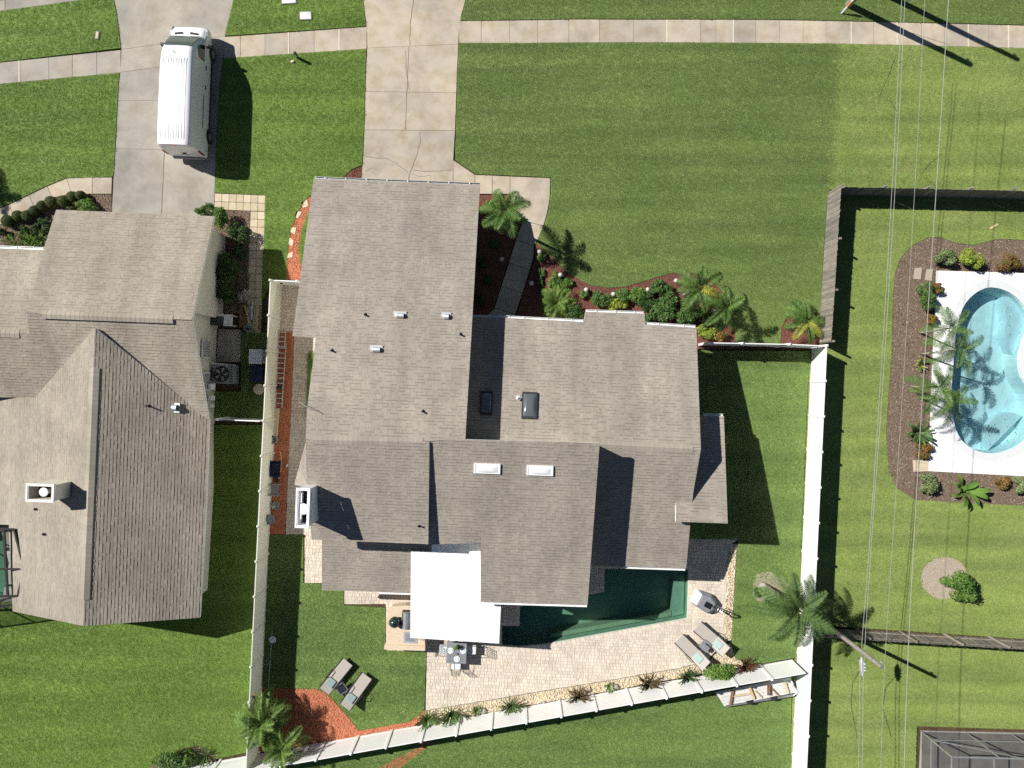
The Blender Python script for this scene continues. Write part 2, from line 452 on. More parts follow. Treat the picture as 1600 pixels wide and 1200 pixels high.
def water(name, tint, rough=.02, nscale=1.4):
    t = NT(name)
    t.n.remove(t.b)
    tr = t.n.new('ShaderNodeBsdfTransparent'); tr.inputs[0].default_value = (*tint, 1)
    gl = t.n.new('ShaderNodeBsdfGlossy'); gl.inputs['Roughness'].default_value = rough
    fr = t.n.new('ShaderNodeFresnel'); fr.inputs[0].default_value = 1.33
    bp = t.n.new('ShaderNodeBump'); bp.inputs['Strength'].default_value = .06; bp.inputs['Distance'].default_value = .05
    t.l.new(t.noise(nscale, 3), bp.inputs['Height']); t.l.new(bp.outputs[0], gl.inputs['Normal']); t.l.new(bp.outputs[0], fr.inputs['Normal'])
    mx = t.n.new('ShaderNodeMixShader'); t.l.new(fr.outputs[0], mx.inputs[0]); t.l.new(tr.outputs[0], mx.inputs[1]); t.l.new(gl.outputs[0], mx.inputs[2])
    t.l.new(mx.outputs[0], t.out.inputs['Surface'])
water('water_green', (.50, .71, .63))
water('water_aqua', (.80, .94, .96))
def glass(name, tint, alpha, c=(.03, .035, .04)):
    t = NT(name); t.col(c).rough(.08, 0, .6)
    tr = t.n.new('ShaderNodeBsdfTransparent'); tr.inputs[0].default_value = (*tint, 1)
    mx = t.n.new('ShaderNodeMixShader'); mx.inputs[0].default_value = alpha
    t.l.new(tr.outputs[0], mx.inputs[1]); t.l.new(t.b.outputs[0], mx.inputs[2]); t.l.new(mx.outputs[0], t.out.inputs['Surface'])
glass('glass_dark', (.3, .33, .35), .85)
glass('van_glass', (.5, .6, .58), .88, (.085, .11, .10))
def screen(name, c, a):
    t = NT(name); t.col(c).rough(.9, 0, .1)
    tr = t.n.new('ShaderNodeBsdfTransparent'); tr.inputs[0].default_value = (1, 1, 1, 1)
    mx = t.n.new('ShaderNodeMixShader'); mx.inputs[0].default_value = a
    t.l.new(tr.outputs[0], mx.inputs[1]); t.l.new(t.b.outputs[0], mx.inputs[2]); t.l.new(mx.outputs[0], t.out.inputs['Surface'])
screen('screen_mesh', (.05, .05, .052), .45)
t = NT('van_white'); t.col((.80, .80, .80)).rough(.22, 0, .5)
t = NT('tail_red'); t.col((.32, .02, .02)).rough(.25, 0, .5)
t = NT('lamp_clear'); t.col((.5, .52, .55)).rough(.12, .3, .6)
# ---------------------------------------------------------------- ground, paving, lawns, pools
def lerp_pts(pts, t, axis):
    """Polyline given by pixel points: the other coordinate at coordinate t on the axis."""
    pts = sorted(pts, key=lambda p: p[axis])
    for a, b in zip(pts, pts[1:]):
        if t <= b[axis] or b is pts[-1]:
            k = (t - a[axis]) / (b[axis] - a[axis]); return a[1 - axis] + (b[1 - axis] - a[1 - axis]) * k

POOL_MAIN = [(784, 978), (784, 1009), (812, 1010.5), (855, 1006.5), (1074, 966.5), (1076.5, 890), (945, 889), (944, 925), (812, 948), (812, 978)]
POOL_SIDE = smooth_poly([(1547, 449), (1522, 459), (1503, 482), (1493, 520), (1489, 565), (1486, 605), (1486, 640), (1496, 679), (1518, 701), (1551, 708.5), (1584, 700), (1606, 682), (1616, 650), (1612, 615), (1596, 590), (1591, 562), (1598, 530), (1608, 505), (1600, 480), (1578, 458)], 3)
POOL_CAGE = [(-90, 840), (2, 830), (14, 880), (4, 935), (-90, 960)]
far = 420.0
ground = sheet([(-far, -far), (far, -far), (far, far), (-far, far)], -.1, [gpoly(POOL_MAIN), gpoly(POOL_SIDE), gpoly(POOL_CAGE)]).build('ground', 'soil')
struct(ground, 'bare soil under the lawns, beds and paving')

def slab_row(name, label, top, bot, joints, mat, pale=()):
    root = thing(name, label, 'x'); del root['category']; struct(root)
    for a, b in zip(joints, joints[1:]):
        a2, b2 = a + .35, b - .35
        xs = [a2] + [p[0] for p in top if a2 < p[0] < b2] + [b2]
        up = [(x, lerp_pts(top, x, 0)) for x in xs]; dn = [(x, lerp_pts(bot, x, 0)) for x in reversed(xs)]
        z = rnd.uniform(-.006, .006)
        if a == joints[0]:
            xs2 = sorted({joints[0] + .5, joints[-1] - .5} | {p[0] for p in top + bot if joints[0] < p[0] < joints[-1]})
            sheet(gpoly([(x, lerp_pts(top, x, 0) + .4) for x in xs2] + [(x, lerp_pts(bot, x, 0) - .4) for x in reversed(xs2)]), -.012).build('bedding', 'slab_bedding', root)
        MB().prism(gpoly(up + dn), -.12, z).build('slab', mat, root)
    for x in pale:
        MB().prism(gpoly([(x - .9, lerp_pts(top, x, 0)), (x + .9, lerp_pts(top, x, 0)), (x + .9, lerp_pts(bot, x, 0)), (x - .9, lerp_pts(bot, x, 0))]), -.1, .0085).build('joint', 'joint_sand', root)
    return root
slab_row('sidewalk', 'grey concrete sidewalk between the street lawn strip and van yard', [(-90, 107), (0, 98), (190, 78)], [(-90, 140), (0, 131), (190, 113)],
         [-90, -48, -8, 30, 76, 113, 151, 188.5], 'concrete_grey', [30])
slab_row('sidewalk', 'concrete sidewalk joining the two driveways', [(349, 58), (573, 42)], [(349, 91), (573, 76)],
         [349.5, 376, 414, 451, 491, 530, 573], 'concrete_tan', [451, 530])
slab_row('sidewalk', 'long concrete sidewalk crossing the power lines', [(716, 33), (800, 32), (900, 30.5), (1200, 31), (1300, 33), (1400, 35), (1600, 40), (1720, 44)],
         [(716, 67), (800, 67), (1000, 66), (1200, 67), (1300, 68), (1400, 70), (1600, 75), (1720, 79)],
         [717, 752, 796, 840, 889, 937, 990, 1042, 1095, 1119, 1146, 1181, 1218, 1255, 1291, 1330, 1365, 1402, 1440, 1476, 1513, 1545, 1576, 1620, 1665, 1720], 'concrete_tan', [1042, 1146, 1330, 1402, 1513, 1576])

def slab_grid(name, label, left, right, cuts, mat):
    """cuts: list of ((yl, yr), column fractions of the row that starts there)."""
    root = thing(name, label, 'x'); del root['category']; struct(root)
    ya, yb = max(cuts[0][0]) + 1, min(cuts[-1][0]) - 1; ys2 = [ya + (yb - ya) * k / 14 for k in range(15)]
    sheet(gpoly([(lerp_pts(left, y, 1) + .4, y) for y in ys2] + [(lerp_pts(right, y, 1) - .4, y) for y in reversed(ys2)]), -.012).build('bedding', 'slab_bedding', root)
    for (ya, fr), (yb, _) in zip(cuts, cuts[1:]):
        fr = [0] + list(fr) + [1]
        for f0, f1 in zip(fr, fr[1:]):
            def pt(f, y2, e):
                y = y2[0] + (y2[1] - y2[0]) * f + e
                xl, xr = lerp_pts(left, y, 1), lerp_pts(right, y, 1)
                return (xl + (xr - xl) * f, y)
            g = .0035
            a0, a1 = (f0 + g if f0 > 0 else f0), (f1 - g if f1 < 1 else f1)
            n = 6; ys = [k / n for k in range(n + 1)]
            lf = [pt(a0, (ya[0] + .3 + (yb[0] - ya[0] - .6) * k, ya[1] + .3 + (yb[1] - ya[1] - .6) * k), 0) for k in ys]
            rt = [pt(a1, (ya[0] + .3 + (yb[0] - ya[0] - .6) * k, ya[1] + .3 + (yb[1] - ya[1] - .6) * k), 0) for k in ys]
            MB().prism(gpoly(lf + rt[::-1]), -.12, rnd.uniform(-.005, .005)).build('slab', mat, root)
    return root
slab_grid('driveway', 'grey concrete driveway under the white van', [(166, -70), (178, 0), (182, 20), (190, 75), (188, 113), (185, 130), (178, 270), (175, 330), (172, 420)],
          [(372, -70), (365, 0), (351, 55), (349, 88), (343, 130), (337, 250), (334, 330), (332, 420)],
          [((-70, -85), ()), ((77, 56), ()), ((113, 91), ()), ((157, 156), ()), ((232, 236), (.49,)), ((420, 420), ())], 'concrete_grey')
dw = slab_grid('driveway', 'tan cracked concrete driveway leading to the garage roof', [(563, -70), (567, 0), (573, 40), (574, 75), (572, 110), (570, 190), (567, 240), (564, 300), (563, 330)],
          [(735, -70), (727, 0), (718, 32), (716, 67), (714, 110), (711, 200), (708, 250), (707, 330)],
          [((-70, -70), ()), ((75, 69), (.46,)), ((143, 145), (.455,)), ((203, 204), ()), ((330, 330), ())], 'concrete_tan')
def crack(px, w, parent):
    rr = random.Random(int(px[0][0] * 7 + px[0][1])); pts = []
    for a, b in zip(px, px[1:]):
        n = max(2, int(math.hypot(b[0] - a[0], b[1] - a[1]) / 4))
        pts += [(a[0] + (b[0] - a[0]) * k / n + rr.uniform(-.7, .7), a[1] + (b[1] - a[1]) * k / n + rr.uniform(-.7, .7)) for k in range(n)]
    pts.append(px[-1]); mb = MB(); vs = []
    for i, p in enumerate(pts):
        q0, q1 = pts[max(i - 1, 0)], pts[min(i + 1, len(pts) - 1)]
        d = Vector((q1[0] - q0[0], q1[1] - q0[1])).normalized(); ww = w * rr.uniform(.5, 1.3)
        for sgn in (-1, 1):
            g = G2((p[0] - d.y * ww * sgn, p[1] + d.x * ww * sgn)); vs.append((g[0], g[1], .0075))
    mb.add(vs, [(2 * i, 2 * i + 1, 2 * i + 3, 2 * i + 2) for i in range(len(pts) - 1)])
    mb.build('crack', 'crack_dark', parent)
for c, w in (([(567, 243), (590, 247), (605, 248), (622, 257), (637, 270)], .55), ([(656, 206), (656, 222), (650, 245), (645, 258), (640, 270), (637, 284)], .6), ([(645, 266), (670, 268), (707, 265)], .55),
             ([(646, 0), (641, 35), (640, 70)], .6), ([(634, 78), (635, 115), (640, 140)], .5), ([(590, 265), (580, 262), (570, 268)], .3), ([(643, 272), (655, 276), (672, 274)], .3)):
    crack(c, w, dw)

def slabs(name, label, polys, mat, piece='slab'):
    root = thing(name, label, 'x'); del root['category']; struct(root)
    for p in polys: MB().prism(inset(gpoly(p), .012), -.12, rnd.uniform(-.004, .006)).build(piece, mat, root)
    return root
slabs('walkway', 'curved concrete front walkway running into the house shade', [
    [(708, 250), (742, 273), (742, 290), (708, 290)], [(742, 273), (769, 274), (769, 303), (742, 303)], [(769, 274), (797, 275.5), (797, 303), (769, 303)],
    [(797, 275.5), (860, 278), (859, 310), (855, 332), (849, 353), (826, 347), (818, 341), (805, 325), (797, 303)],
    [(826, 347), (849, 353), (841, 373), (834, 384), (806, 375), (818, 343)], [(806, 375), (834, 384), (833.5, 402), (828, 421), (795, 410.5)],
    [(795, 410.5), (828, 421), (816.5, 458), (783.5, 446.5)], [(783.5, 446.5), (816.5, 458), (805, 491), (772.5, 481.5)], [(772.5, 481.5), (805, 491), (803, 520), (752, 520), (757, 497)]], 'concrete_tan')
slabs('walkway', 'pale concrete walkway beside the row of clipped ball shrubs', [
    [(144.5, 277), (175, 277), (174, 303), (144.5, 303)], [(104, 278.5), (144.5, 277), (144.5, 303), (112, 303)], [(74, 291), (104, 278.5), (112, 303), (81, 309)],
    [(45, 305), (74, 291), (81, 309), (53, 322)], [(15, 319), (45, 305), (53, 322), (21, 340)], [(-20, 334), (15, 319), (21, 340), (-14, 358)], [(-90, 364), (-20, 334), (-14, 358), (-90, 395)]], 'concrete_tan')
# street: gutter strip and asphalt
edge = [(-500, 90), (0, 17), (125, 0), (360, -28), (570, -44), (800, -52), (1200, -54), (1600, -48), (2200, -30)]
gut = slab_row('street_gutter', 'concrete gutter along the street edge', [(p[0], p[1] - 16) for p in edge], edge, [-500, -300, -160, -60, 8, 125, 250, 360, 570, 800, 1000, 1200, 1400, 1600, 1900, 2200], 'concrete_grey')
struct(sheet(gpoly([(p[0], p[1] - 16) for p in edge] + [(2200, -320), (-500, -260)]), -.03, skirt=.06).build('road', 'asphalt'), 'asphalt street beyond the gutter')

# --- grass
def tuft(name, mat, n, rad, ln, w, seed):
    rr = random.Random(seed); mb = MB()
    for i in range(n):
        a, d = rr.uniform(0, 6.283), rad * math.sqrt(rr.random()); bx, by = d * math.cos(a), d * math.sin(a)
        az, tilt, l = rr.uniform(0, 6.283), rr.uniform(.35, 1.25), ln * rr.uniform(.6, 1.15)
        dx, dy, dz = math.cos(az) * math.sin(tilt), math.sin(az) * math.sin(tilt), math.cos(tilt)
        px, py = -math.sin(az) * w / 2, math.cos(az) * w / 2
        m = (bx + dx * l * .55, by + dy * l * .55, dz * l * .62); e = (bx + dx * l * 1.05, by + dy * l * 1.05, dz * l * .8)
        mb.add([(bx - px, by - py, -.01), (bx + px, by + py, -.01), (m[0] + px * .8, m[1] + py * .8, m[2]), (m[0] - px * .8, m[1] - py * .8, m[2]), e], [(0, 1, 2, 3), (3, 2, 4)])
    return bpy.data.objects.new(name, mb.mesh(name, mat))
def scatter(o, inst, density, smin, smax, seed, tilt=0.0, even=0.0):
    ng = bpy.data.node_groups.new('scatter_' + o.name, 'GeometryNodeTree')
    ng.interface.new_socket('Geometry', in_out='INPUT', socket_type='NodeSocketGeometry'); ng.interface.new_socket('Geometry', in_out='OUTPUT', socket_type='NodeSocketGeometry')
    N, L = ng.nodes, ng.links
    gi, go = N.new('NodeGroupInput'), N.new('NodeGroupOutput')
    ds = N.new('GeometryNodeDistributePointsOnFaces'); ds.inputs['Density'].default_value = density; ds.inputs['Seed'].default_value = seed
    if even: ds.distribute_method = 'POISSON'; ds.inputs['Distance Min'].default_value = even; ds.inputs['Density Max'].default_value = density * 1.6
    oi = N.new('GeometryNodeObjectInfo'); oi.inputs[0].default_value = inst
    ip = N.new('GeometryNodeInstanceOnPoints')
    r1 = N.new('FunctionNodeRandomValue'); r1.data_type = 'FLOAT_VECTOR'; r1.inputs[0].default_value = (-tilt, -tilt, 0); r1.inputs[1].default_value = (tilt, tilt, 6.2832)
    r2 = N.new('FunctionNodeRandomValue'); r2.data_type = 'FLOAT'; r2.inputs[2].default_value = smin; r2.inputs[3].default_value = smax
    L.new(gi.outputs[0], ds.inputs['Mesh']); L.new(ds.outputs['Points'], ip.inputs['Points']); L.new(oi.outputs['Geometry'], ip.inputs['Instance'])
    L.new(r1.outputs[0], ip.inputs['Rotation']); L.new(r2.outputs[1], ip.inputs['Scale']); L.new(ip.outputs[0], go.inputs[0])
    md = o.modifiers.new('scatter', 'NODES'); md.node_group = ng
TUFT = {m: tuft('tuft_' + m, 'lawn_' + m + '_blade', 13, .07, .07, .012, i) for i, m in enumerate(('front', 'lush', 'back', 'dry'))}
GRASS_DENSITY = 190
LAWN_Z = .03
def lawn(label, mat, px, holes=(), dens=1.0):
    poly = gpoly(px); hs = [gpoly(h) for h in holes]
    base = sheet(poly, LAWN_Z, hs, .12).build('lawn', 'lawn_' + mat + '_ground'); struct(base, label)
    g = sheet(inset(poly, .02), LAWN_Z, hs).build('grass', 'lawn_' + mat + '_blade')
    stuff(g, 'grass blades of the ' + label, 'grass'); scatter(g, TUFT[mat], GRASS_DENSITY * dens, .75, 1.25, rnd.randint(0, 999), even=.055)
    return base
walk_in = [(176, 276), (145, 277), (104, 278), (74, 290), (45, 304), (15, 318), (-20, 333), (-90, 363)]
lawn('mown strip between the street gutter and grey sidewalk', 'lush', [(-90, 31), (0, 18), (125, 1), (176, -7), (178, 0), (182, 20), (189, 75), (0, 97), (-90, 106)])
lawn('bright lawn west of the van driveway', 'lush', [(-90, 141), (0, 132), (187, 114), (185, 130), (178, 270)] + walk_in)
lawn('mown strip between the two driveway aprons', 'lush', [(368, -26), (365, 0), (352, 56), (572, 41), (567, 0), (565, -42)])
lawn('front lawn between the van driveway and tan driveway', 'lush', [(350, 91.5), (572.5, 77), (571, 110), (569, 190), (566, 258), (551, 264), (531, 281), (489, 302), (478, 312), (465, 332), (455, 358), (450, 385), (447, 437), (423, 440), (409.5, 470), (412, 387), (415, 305), (336, 301), (338, 250), (344, 130)])
lawn('lawn sliver inside the curved stepping stone path', 'lush', [(492, 318), (480, 335), (471, 362), (467, 385), (468, 405), (475, 425), (500, 425), (510, 318)])
bed_front = [(838, 379), (850, 392), (866, 405), (880, 420), (893, 430), (907, 438), (925, 446), (950, 449.5), (975, 448), (1000, 441), (1025, 433), (1052, 426), (1078, 425), (1112, 438), (1128, 455), (1139, 475), (1147, 500), (1150, 538)]
mr = random.Random(3); MOW = [(1309 - 12 * (k / 220) + (mr.uniform(2, 13) * (-1) ** k if 0 < k < 220 else 0), 69 + 222 * k / 220) for k in range(221)]
lawn('broad darker front lawn east of the tan driveway', 'front', [(717, 68), (800, 68), (1000, 67), (1200, 68), *MOW, (1297, 292), (1291, 320), (1284, 430), (1281, 490), (1242, 490), (1228, 496), (1221, 512), (1219, 538)] + bed_front[::-1] + [(841, 374), (850, 352), (856, 332), (860, 310), (861, 277), (744, 272), (711, 250), (712.5, 200), (715, 110)])
lawn('yellowish front lawn under the power lines', 'dry', [(1309, 69), (1400, 71), (1600, 76), (1720, 80), (1720, 315), (1600, 306), (1320, 300), (1297, 296), (1297, 292)] + MOW[::-1][:-1])
lawn('mown strip between street and long sidewalk', 'front', [(733, -50), (728, 0), (719, 32), (800, 31), (900, 29.5), (1200, 30), (1300, 32), (1400, 34), (1600, 39), (1720, 43), (1720, -46)])
bed_side = [(1720, 372), (1600, 375), (1560, 373), (1520, 383), (1495, 380), (1470, 371), (1450, 371), (1425, 383), (1405, 405), (1397, 430), (1394, 480), (1392, 560), (1387, 620), (1384, 680), (1388, 735), (1400, 763), (1430, 781), (1480, 785), (1600, 790), (1720, 794)]
sand_ring = [(1475 + 38 * math.cos(a * .3927), 903 + 34 * math.sin(a * .3927)) for a in range(16)]
lawn('yellowish lawn around the kidney pool yard', 'dry', [(1296, 305), (1320, 302), (1600, 308), (1720, 316)] + bed_side + [(1720, 1008), (1600, 998), (1290, 977), (1247, 975), (1254, 780), (1262, 600), (1266, 548), (1280, 540), (1284, 470)], [sand_ring[::-1]])
lawn('yellowish lawn south of the low board fence', 'dry', [(1247, 985), (1290, 982), (1600, 1004), (1720, 1013), (1720, 1136), (1600, 1139), (1432, 1134), (1428, 1260), (1232, 1260), (1240, 1050)])
lawn('narrow lawn inside the white fence beside the east gable', 'back', [(1060, 548), (1265, 549), (1256, 780), (1250, 900), (1243, 1027), (1180, 1038), (1150, 1030), (1143, 1000), (1153, 850), (1155, 842), (1060, 842)])
lawn('back lawn with two loungers', 'back', [(419, 836), (474, 836), (474, 911), (503, 913), (537, 924), (537, 946), (602, 950), (602, 1016), (666, 1019), (663, 1108), (652, 1118), (640, 1127), (562, 1141), (545, 1120), (522, 1094), (508, 1081), (494, 1076), (409, 1074), (415, 950)])
lawn('lawn outside the rear white fence', 'back', [(1238, 1034), (1232, 1260), (250, 1280), (419, 1180)])
lawn('bright lawn behind the neighbouring house', 'lush', [(300, 664), (427, 664), (418, 820), (407, 1060), (402, 1172), (330, 1187), (-90, 1262), (-90, 940), (20, 940), (150, 930), (290, 900)])
lawn('shaded grass between the neighbour wall and white fence', 'front', [(377, 520), (430, 520), (427, 655), (337, 655), (337, 612), (377, 612)], dens=.6)
lawn('grass strip in the paved side yard', 'lush', [(482, 551), (500, 551), (498, 650), (480, 650)])

# --- planting beds
def chip(name, mat, sx, sy, sz):
    mb = MB(); mb.box((0, 0, .008), (sx, sy, sz), .2, .7); return bpy.data.objects.new(name, mb.mesh(name, mat))
CHIP = {m: chip('chip_' + m, m + '_chip', .075, .028, .016) for m in ('mulch_red', 'mulch_orange', 'mulch_brown', 'bare_sand')}
def bed(label, mat, px, dens=170, holes=(), z=.0):
    poly = gpoly(px); hs = [gpoly(h) for h in holes]
    b = sheet(poly, z, hs, .1).build('planting_bed', mat + '_bed'); struct(b, label)
    g = sheet(inset(poly, .03), z + .003, hs if not hs else [gpoly([(1464, 424), (1700, 431), (1700, 748), (1600, 743), (1451, 735)])]).build('mulch', mat + '_chip'); stuff(g, 'loose chips on the ' + label, 'mulch'); scatter(g, CHIP[mat], dens, .6, 1.5, rnd.randint(0, 999), .5)
bed('red mulch bed along the front windows', 'mulch_red', [(841, 374), (838, 379)] + bed_front[1:] + [(1160, 545), (1095, 545), (1000, 560), (800, 560), (808, 492), (818, 458), (830, 421), (835, 402), (836, 385)], 150)
bed('red mulch bed in the shade between walkway and garage', 'mulch_red', [(742, 305), (795, 304), (803, 326), (817, 344), (804, 375), (793, 411), (782, 447), (771, 482), (752, 500), (720, 500), (720, 305)], 90)
bed('small dark mulch corner beside the tan driveway', 'mulch_red', [(566, 260), (551, 265), (530, 282), (520, 300), (565, 300)])
bed('red mulch patch round the palm in the fence corner', 'mulch_red', [(1281, 491), (1242, 491), (1228, 497), (1222, 513), (1220, 540), (1280, 540)])
path_out = [(500, 296), (489, 303), (478, 313), (465, 333), (455, 359), (450, 386), (447, 437)]
path_in = [(474, 437), (474, 424), (467.5, 405), (466.5, 385), (470.5, 362), (479.5, 335), (491, 319), (505, 312)]
bed('orange mulch path with stepping stones curving along the garage', 'mulch_orange', path_out + path_in)
bed('orange mulch bed in the corner of the white fences', 'mulch_orange', [(409, 1075), (494, 1077), (507, 1082), (521, 1095), (544, 1121), (561, 1142), (640, 1128), (652, 1119), (663, 1109), (668, 1117), (640, 1140), (419, 1177), (401, 1172)], 200)
bed('brown mulch bed with clipped ball shrubs', 'mulch_brown', [(174, 304), (112, 304), (81, 310), (53, 323), (21, 341), (-14, 359), (-90, 396), (-90, 430), (120, 430), (174, 360)])
bed('brown mulch strip along the neighbour side wall', 'mulch_brown', [(353, 329), (391, 329), (389, 480), (372, 490), (325, 490), (325, 340), (340, 336)])
bed('brown mulch bed around the white pool deck', 'mulch_brown', bed_side, 130, [POOL_SIDE])
bed('bare sandy ring round the orange tree', 'bare_sand', sand_ring, 60)
bed('sandy ring at the foot of the royal palm', 'bare_sand', smooth_poly([(1180, 900), (1196, 893), (1212, 897), (1226, 908), (1238, 918), (1222, 925), (1200, 927), (1194, 936), (1184, 939), (1176, 925)], 2), 60, z=.036)
bed('small round mulch bed on the lawn behind the neighbour', 'mulch_brown', smooth_poly([(265, 1180), (285, 1168), (310, 1165), (328, 1172), (338, 1190), (300, 1215), (250, 1215), (232, 1200)], 2), z=.036)
bed('worn bare strip outside the rear white fence', 'mulch_orange', smooth_poly([(668, 1150), (655, 1165), (630, 1180), (600, 1195), (575, 1215), (600, 1222), (625, 1200), (650, 1180), (672, 1162)], 2), 60, z=.036)

# gravel borders with loose pebbles
def pebble(name, seed):
    mb = MB(); mb.rock((0, 0, .012), (.038, .03, .022), seed, .3); return bpy.data.objects.new(name, mb.mesh(name, 'pebble', smooth=True))
PEB = pebble('pebble', 3)
def gravel(label, px, dens=380):
    b = sheet(gpoly(px), -.005, skirt=.09).build('gravel_border', 'paver_bed'); struct(b, label)
    g = sheet(inset(gpoly(px), .03), 0).build('gravel', 'pebble'); stuff(g, 'loose stones of the ' + label, 'gravel'); scatter(g, PEB, dens, .6, 1.5, rnd.randint(0, 999), .4)
gravel('golden gravel border along the rear white fence', [(665, 1111), (750, 1097), (850, 1080), (950, 1064), (1060, 1045), (1105, 1034), (1142, 1004), (1150, 1030), (1180, 1039), (1070, 1058), (900, 1089), (669, 1131), (664, 1118)])
gravel('golden gravel strip between patio and east lawn', [(1139, 850), (1152, 850), (1143, 1000), (1130, 1004), (1134, 930)])

# --- pavers
def pavers(name, label, px, size, mat, holes=(), z=.0, ang=ROT, skip=(), gap=.009):
    """Bedding sheet plus small pavers, each with its own edges, joined (too small to pick apart)."""
    poly = gpoly(px); hs = [gpoly(h) for h in holes]; sk = [gpoly(h) for h in skip]
    root = sheet(poly, z - .018, hs, .1).build(name, 'paver_bed'); struct(root, label)
    cs, sn = math.cos(ang), math.sin(ang); mb = MB(); edge_b = MB(); rr = random.Random(len(px) * 13 + 5)
    loc = [(p[0] * cs + p[1] * sn, -p[0] * sn + p[1] * cs) for p in poly]
    y = min(p[1] for p in loc); y1 = max(p[1] for p in loc); xa = min(p[0] for p in loc); xb = max(p[0] for p in loc)
    while y < y1:
        h = size * rr.choice((.8, 1.0, 1.0, 1.25)); x = xa - rr.random() * size
        while x < xb:
            w = size * rr.choice((.75, 1.0, 1.25, 1.6)); c = (x + w / 2, y + h / 2)
            g = (c[0] * cs - c[1] * sn, c[0] * sn + c[1] * cs)
            cr = [(x, y), (x + w, y), (x + w, y + h), (x, y + h)]; wc_ = [(p[0] * cs - p[1] * sn, p[0] * sn + p[1] * cs) for p in cr]
            if any(inside(p, q) for q in hs + sk for p in wc_ + [g]): x += w; continue
            full = [inside(p, poly) for p in wc_]
            if not all(full):
                cl = clip_rect(loc, x + gap / 2, y + gap / 2, x + w - gap / 2, y + h - gap / 2)
                if len(cl) > 2 and abs(area2(cl)) > .12 * w * h: edge_b.prism([(p[0] * cs - p[1] * sn, p[0] * sn + p[1] * cs) for p in cl], z - .03, z)
            else:
                o = len(mb.v); mb.box((g[0], g[1], z - .015 + rr.uniform(-.002, .003)), (w - gap, h - gap, .03), ang + rr.uniform(-.012, .012), .96)
                mb.f.pop(o // 8 * 5)
            x += w
        y += h
    mb.add(edge_b.v, edge_b.f); p = mb.build('paver', mat, root); stuff(p)
    return root
PATIO = [(603, 950), (603, 944), (538, 944), (538, 905), (640, 850), (1085, 842), (1156, 842), (1139, 852), (1134, 930), (1130, 1004), (1104, 1033), (1060, 1044), (950, 1063), (850, 1079), (750, 1096), (665, 1110), (667, 1018), (603, 1016)]
pavers('patio', 'pale tan paver patio around the green pool', PATIO, .165, 'paver_tan', [POOL_MAIN])
pavers('side_yard_paving', 'paver paving of the narrow side yard by the ladder', [(437, 447), (505, 447), (505, 911), (476, 911), (476, 835), (446, 835), (452, 700), (457, 600), (460, 518), (437, 518)], .165, 'paver_tan', skip=[[(482, 551), (500, 551), (498, 650), (480, 650)]])
bed('dark red brick chip strip beside the white fence', 'mulch_orange', [(431, 518), (459.5, 518), (456.5, 600), (451.5, 700), (445, 835), (419, 835), (425, 690)], 120)

# cream paver path of the neighbour: pavers large enough to pick apart
cp = thing('paver_path', 'cream square paver path beside the neighbour house', 'x'); del cp['category']; struct(cp)
def cpaver(x0, y0, x1, y1):
    MB().prism(inset(gpoly([(x0, y0), (x1, y0 + .04 * (x1 - x0)), (x1 - .036 * (y1 - y0), y1 + .04 * (x1 - x0)), (x0 - .036 * (y1 - y0), y1)]), .012), -.1, rnd.uniform(-.005, .01)).build('paver', 'paver_cream', cp)
for i in range(7):
    for j in range(2): cpaver(335.5 + i * 11.3 - .45 * j, 302 + j * 12.6 + .45 * i, 335.5 + (i + 1) * 11.3 - .45 * j, 302 + (j + 1) * 12.6 + .45 * i)
for j in range(16):
    for i in range(2): cpaver(391.5 + i * 11.3 - .45 * j, 330 + j * 12.2 + .45 * i, 391.5 + (i + 1) * 11.3 - .45 * j, 330 + (j + 1) * 12.2 + .45 * i)
slabs('concrete_pad', 'cracked concrete pad by the air conditioner', [[(341, 514), (377, 515), (376, 566), (338, 566)]], 'concrete_pad')
slabs('concrete_pad', 'grey concrete pad under the pool cage in the far yard', [[(1440, 1142), (1720, 1148), (1720, 1280), (1434, 1280)]], 'concrete_pad')
struct(sheet(gpoly([(-95, 800), (40, 800), (150, 940), (146, 996), (-95, 996)]), .0, [gpoly(POOL_CAGE)], .1).build('concrete_pad', 'concrete_pad'), 'concrete pool deck behind the neighbour house')
# stepping stones on the orange path and by the far pool
steps = [[(470, 317), (480, 312), (482, 322), (474, 325)], [(463, 330), (472, 331), (466, 341), (460, 339)], [(456, 355), (463, 356), (461, 366), (454, 363)], [(452, 371), (459, 376), (457, 385), (450, 381)], [(450, 397), (458, 393), (457, 402), (449, 403)]]
ss = thing('stepping_stone_path', 'flat pale flagstones set in the orange mulch path', 'x'); del ss['category']; struct(ss)
for p in steps: MB().prism(gpoly(p), -.05, .03).build('stepping_stone', 'stone_flag', ss)
for p, lb in (([(1429, 419), (1440, 418), (1438, 437), (1427, 436)], 'tan concrete stepping slab in brown mulch, farther from the white deck'), ([(1447, 421), (1457, 420), (1455, 439), (1445, 438)], 'tan concrete stepping slab in brown mulch, touching the white deck corner'), ([(1426, 719), (1449, 718), (1450, 736), (1427, 737)], 'square tan concrete slab by the lower deck corner')):
    tag(MB().prism(gpoly(p), -.02, .05).build('stepping_slab', 'paver_bed' if 'square' not in lb else 'stone_tan'), lb, 'paving slab')

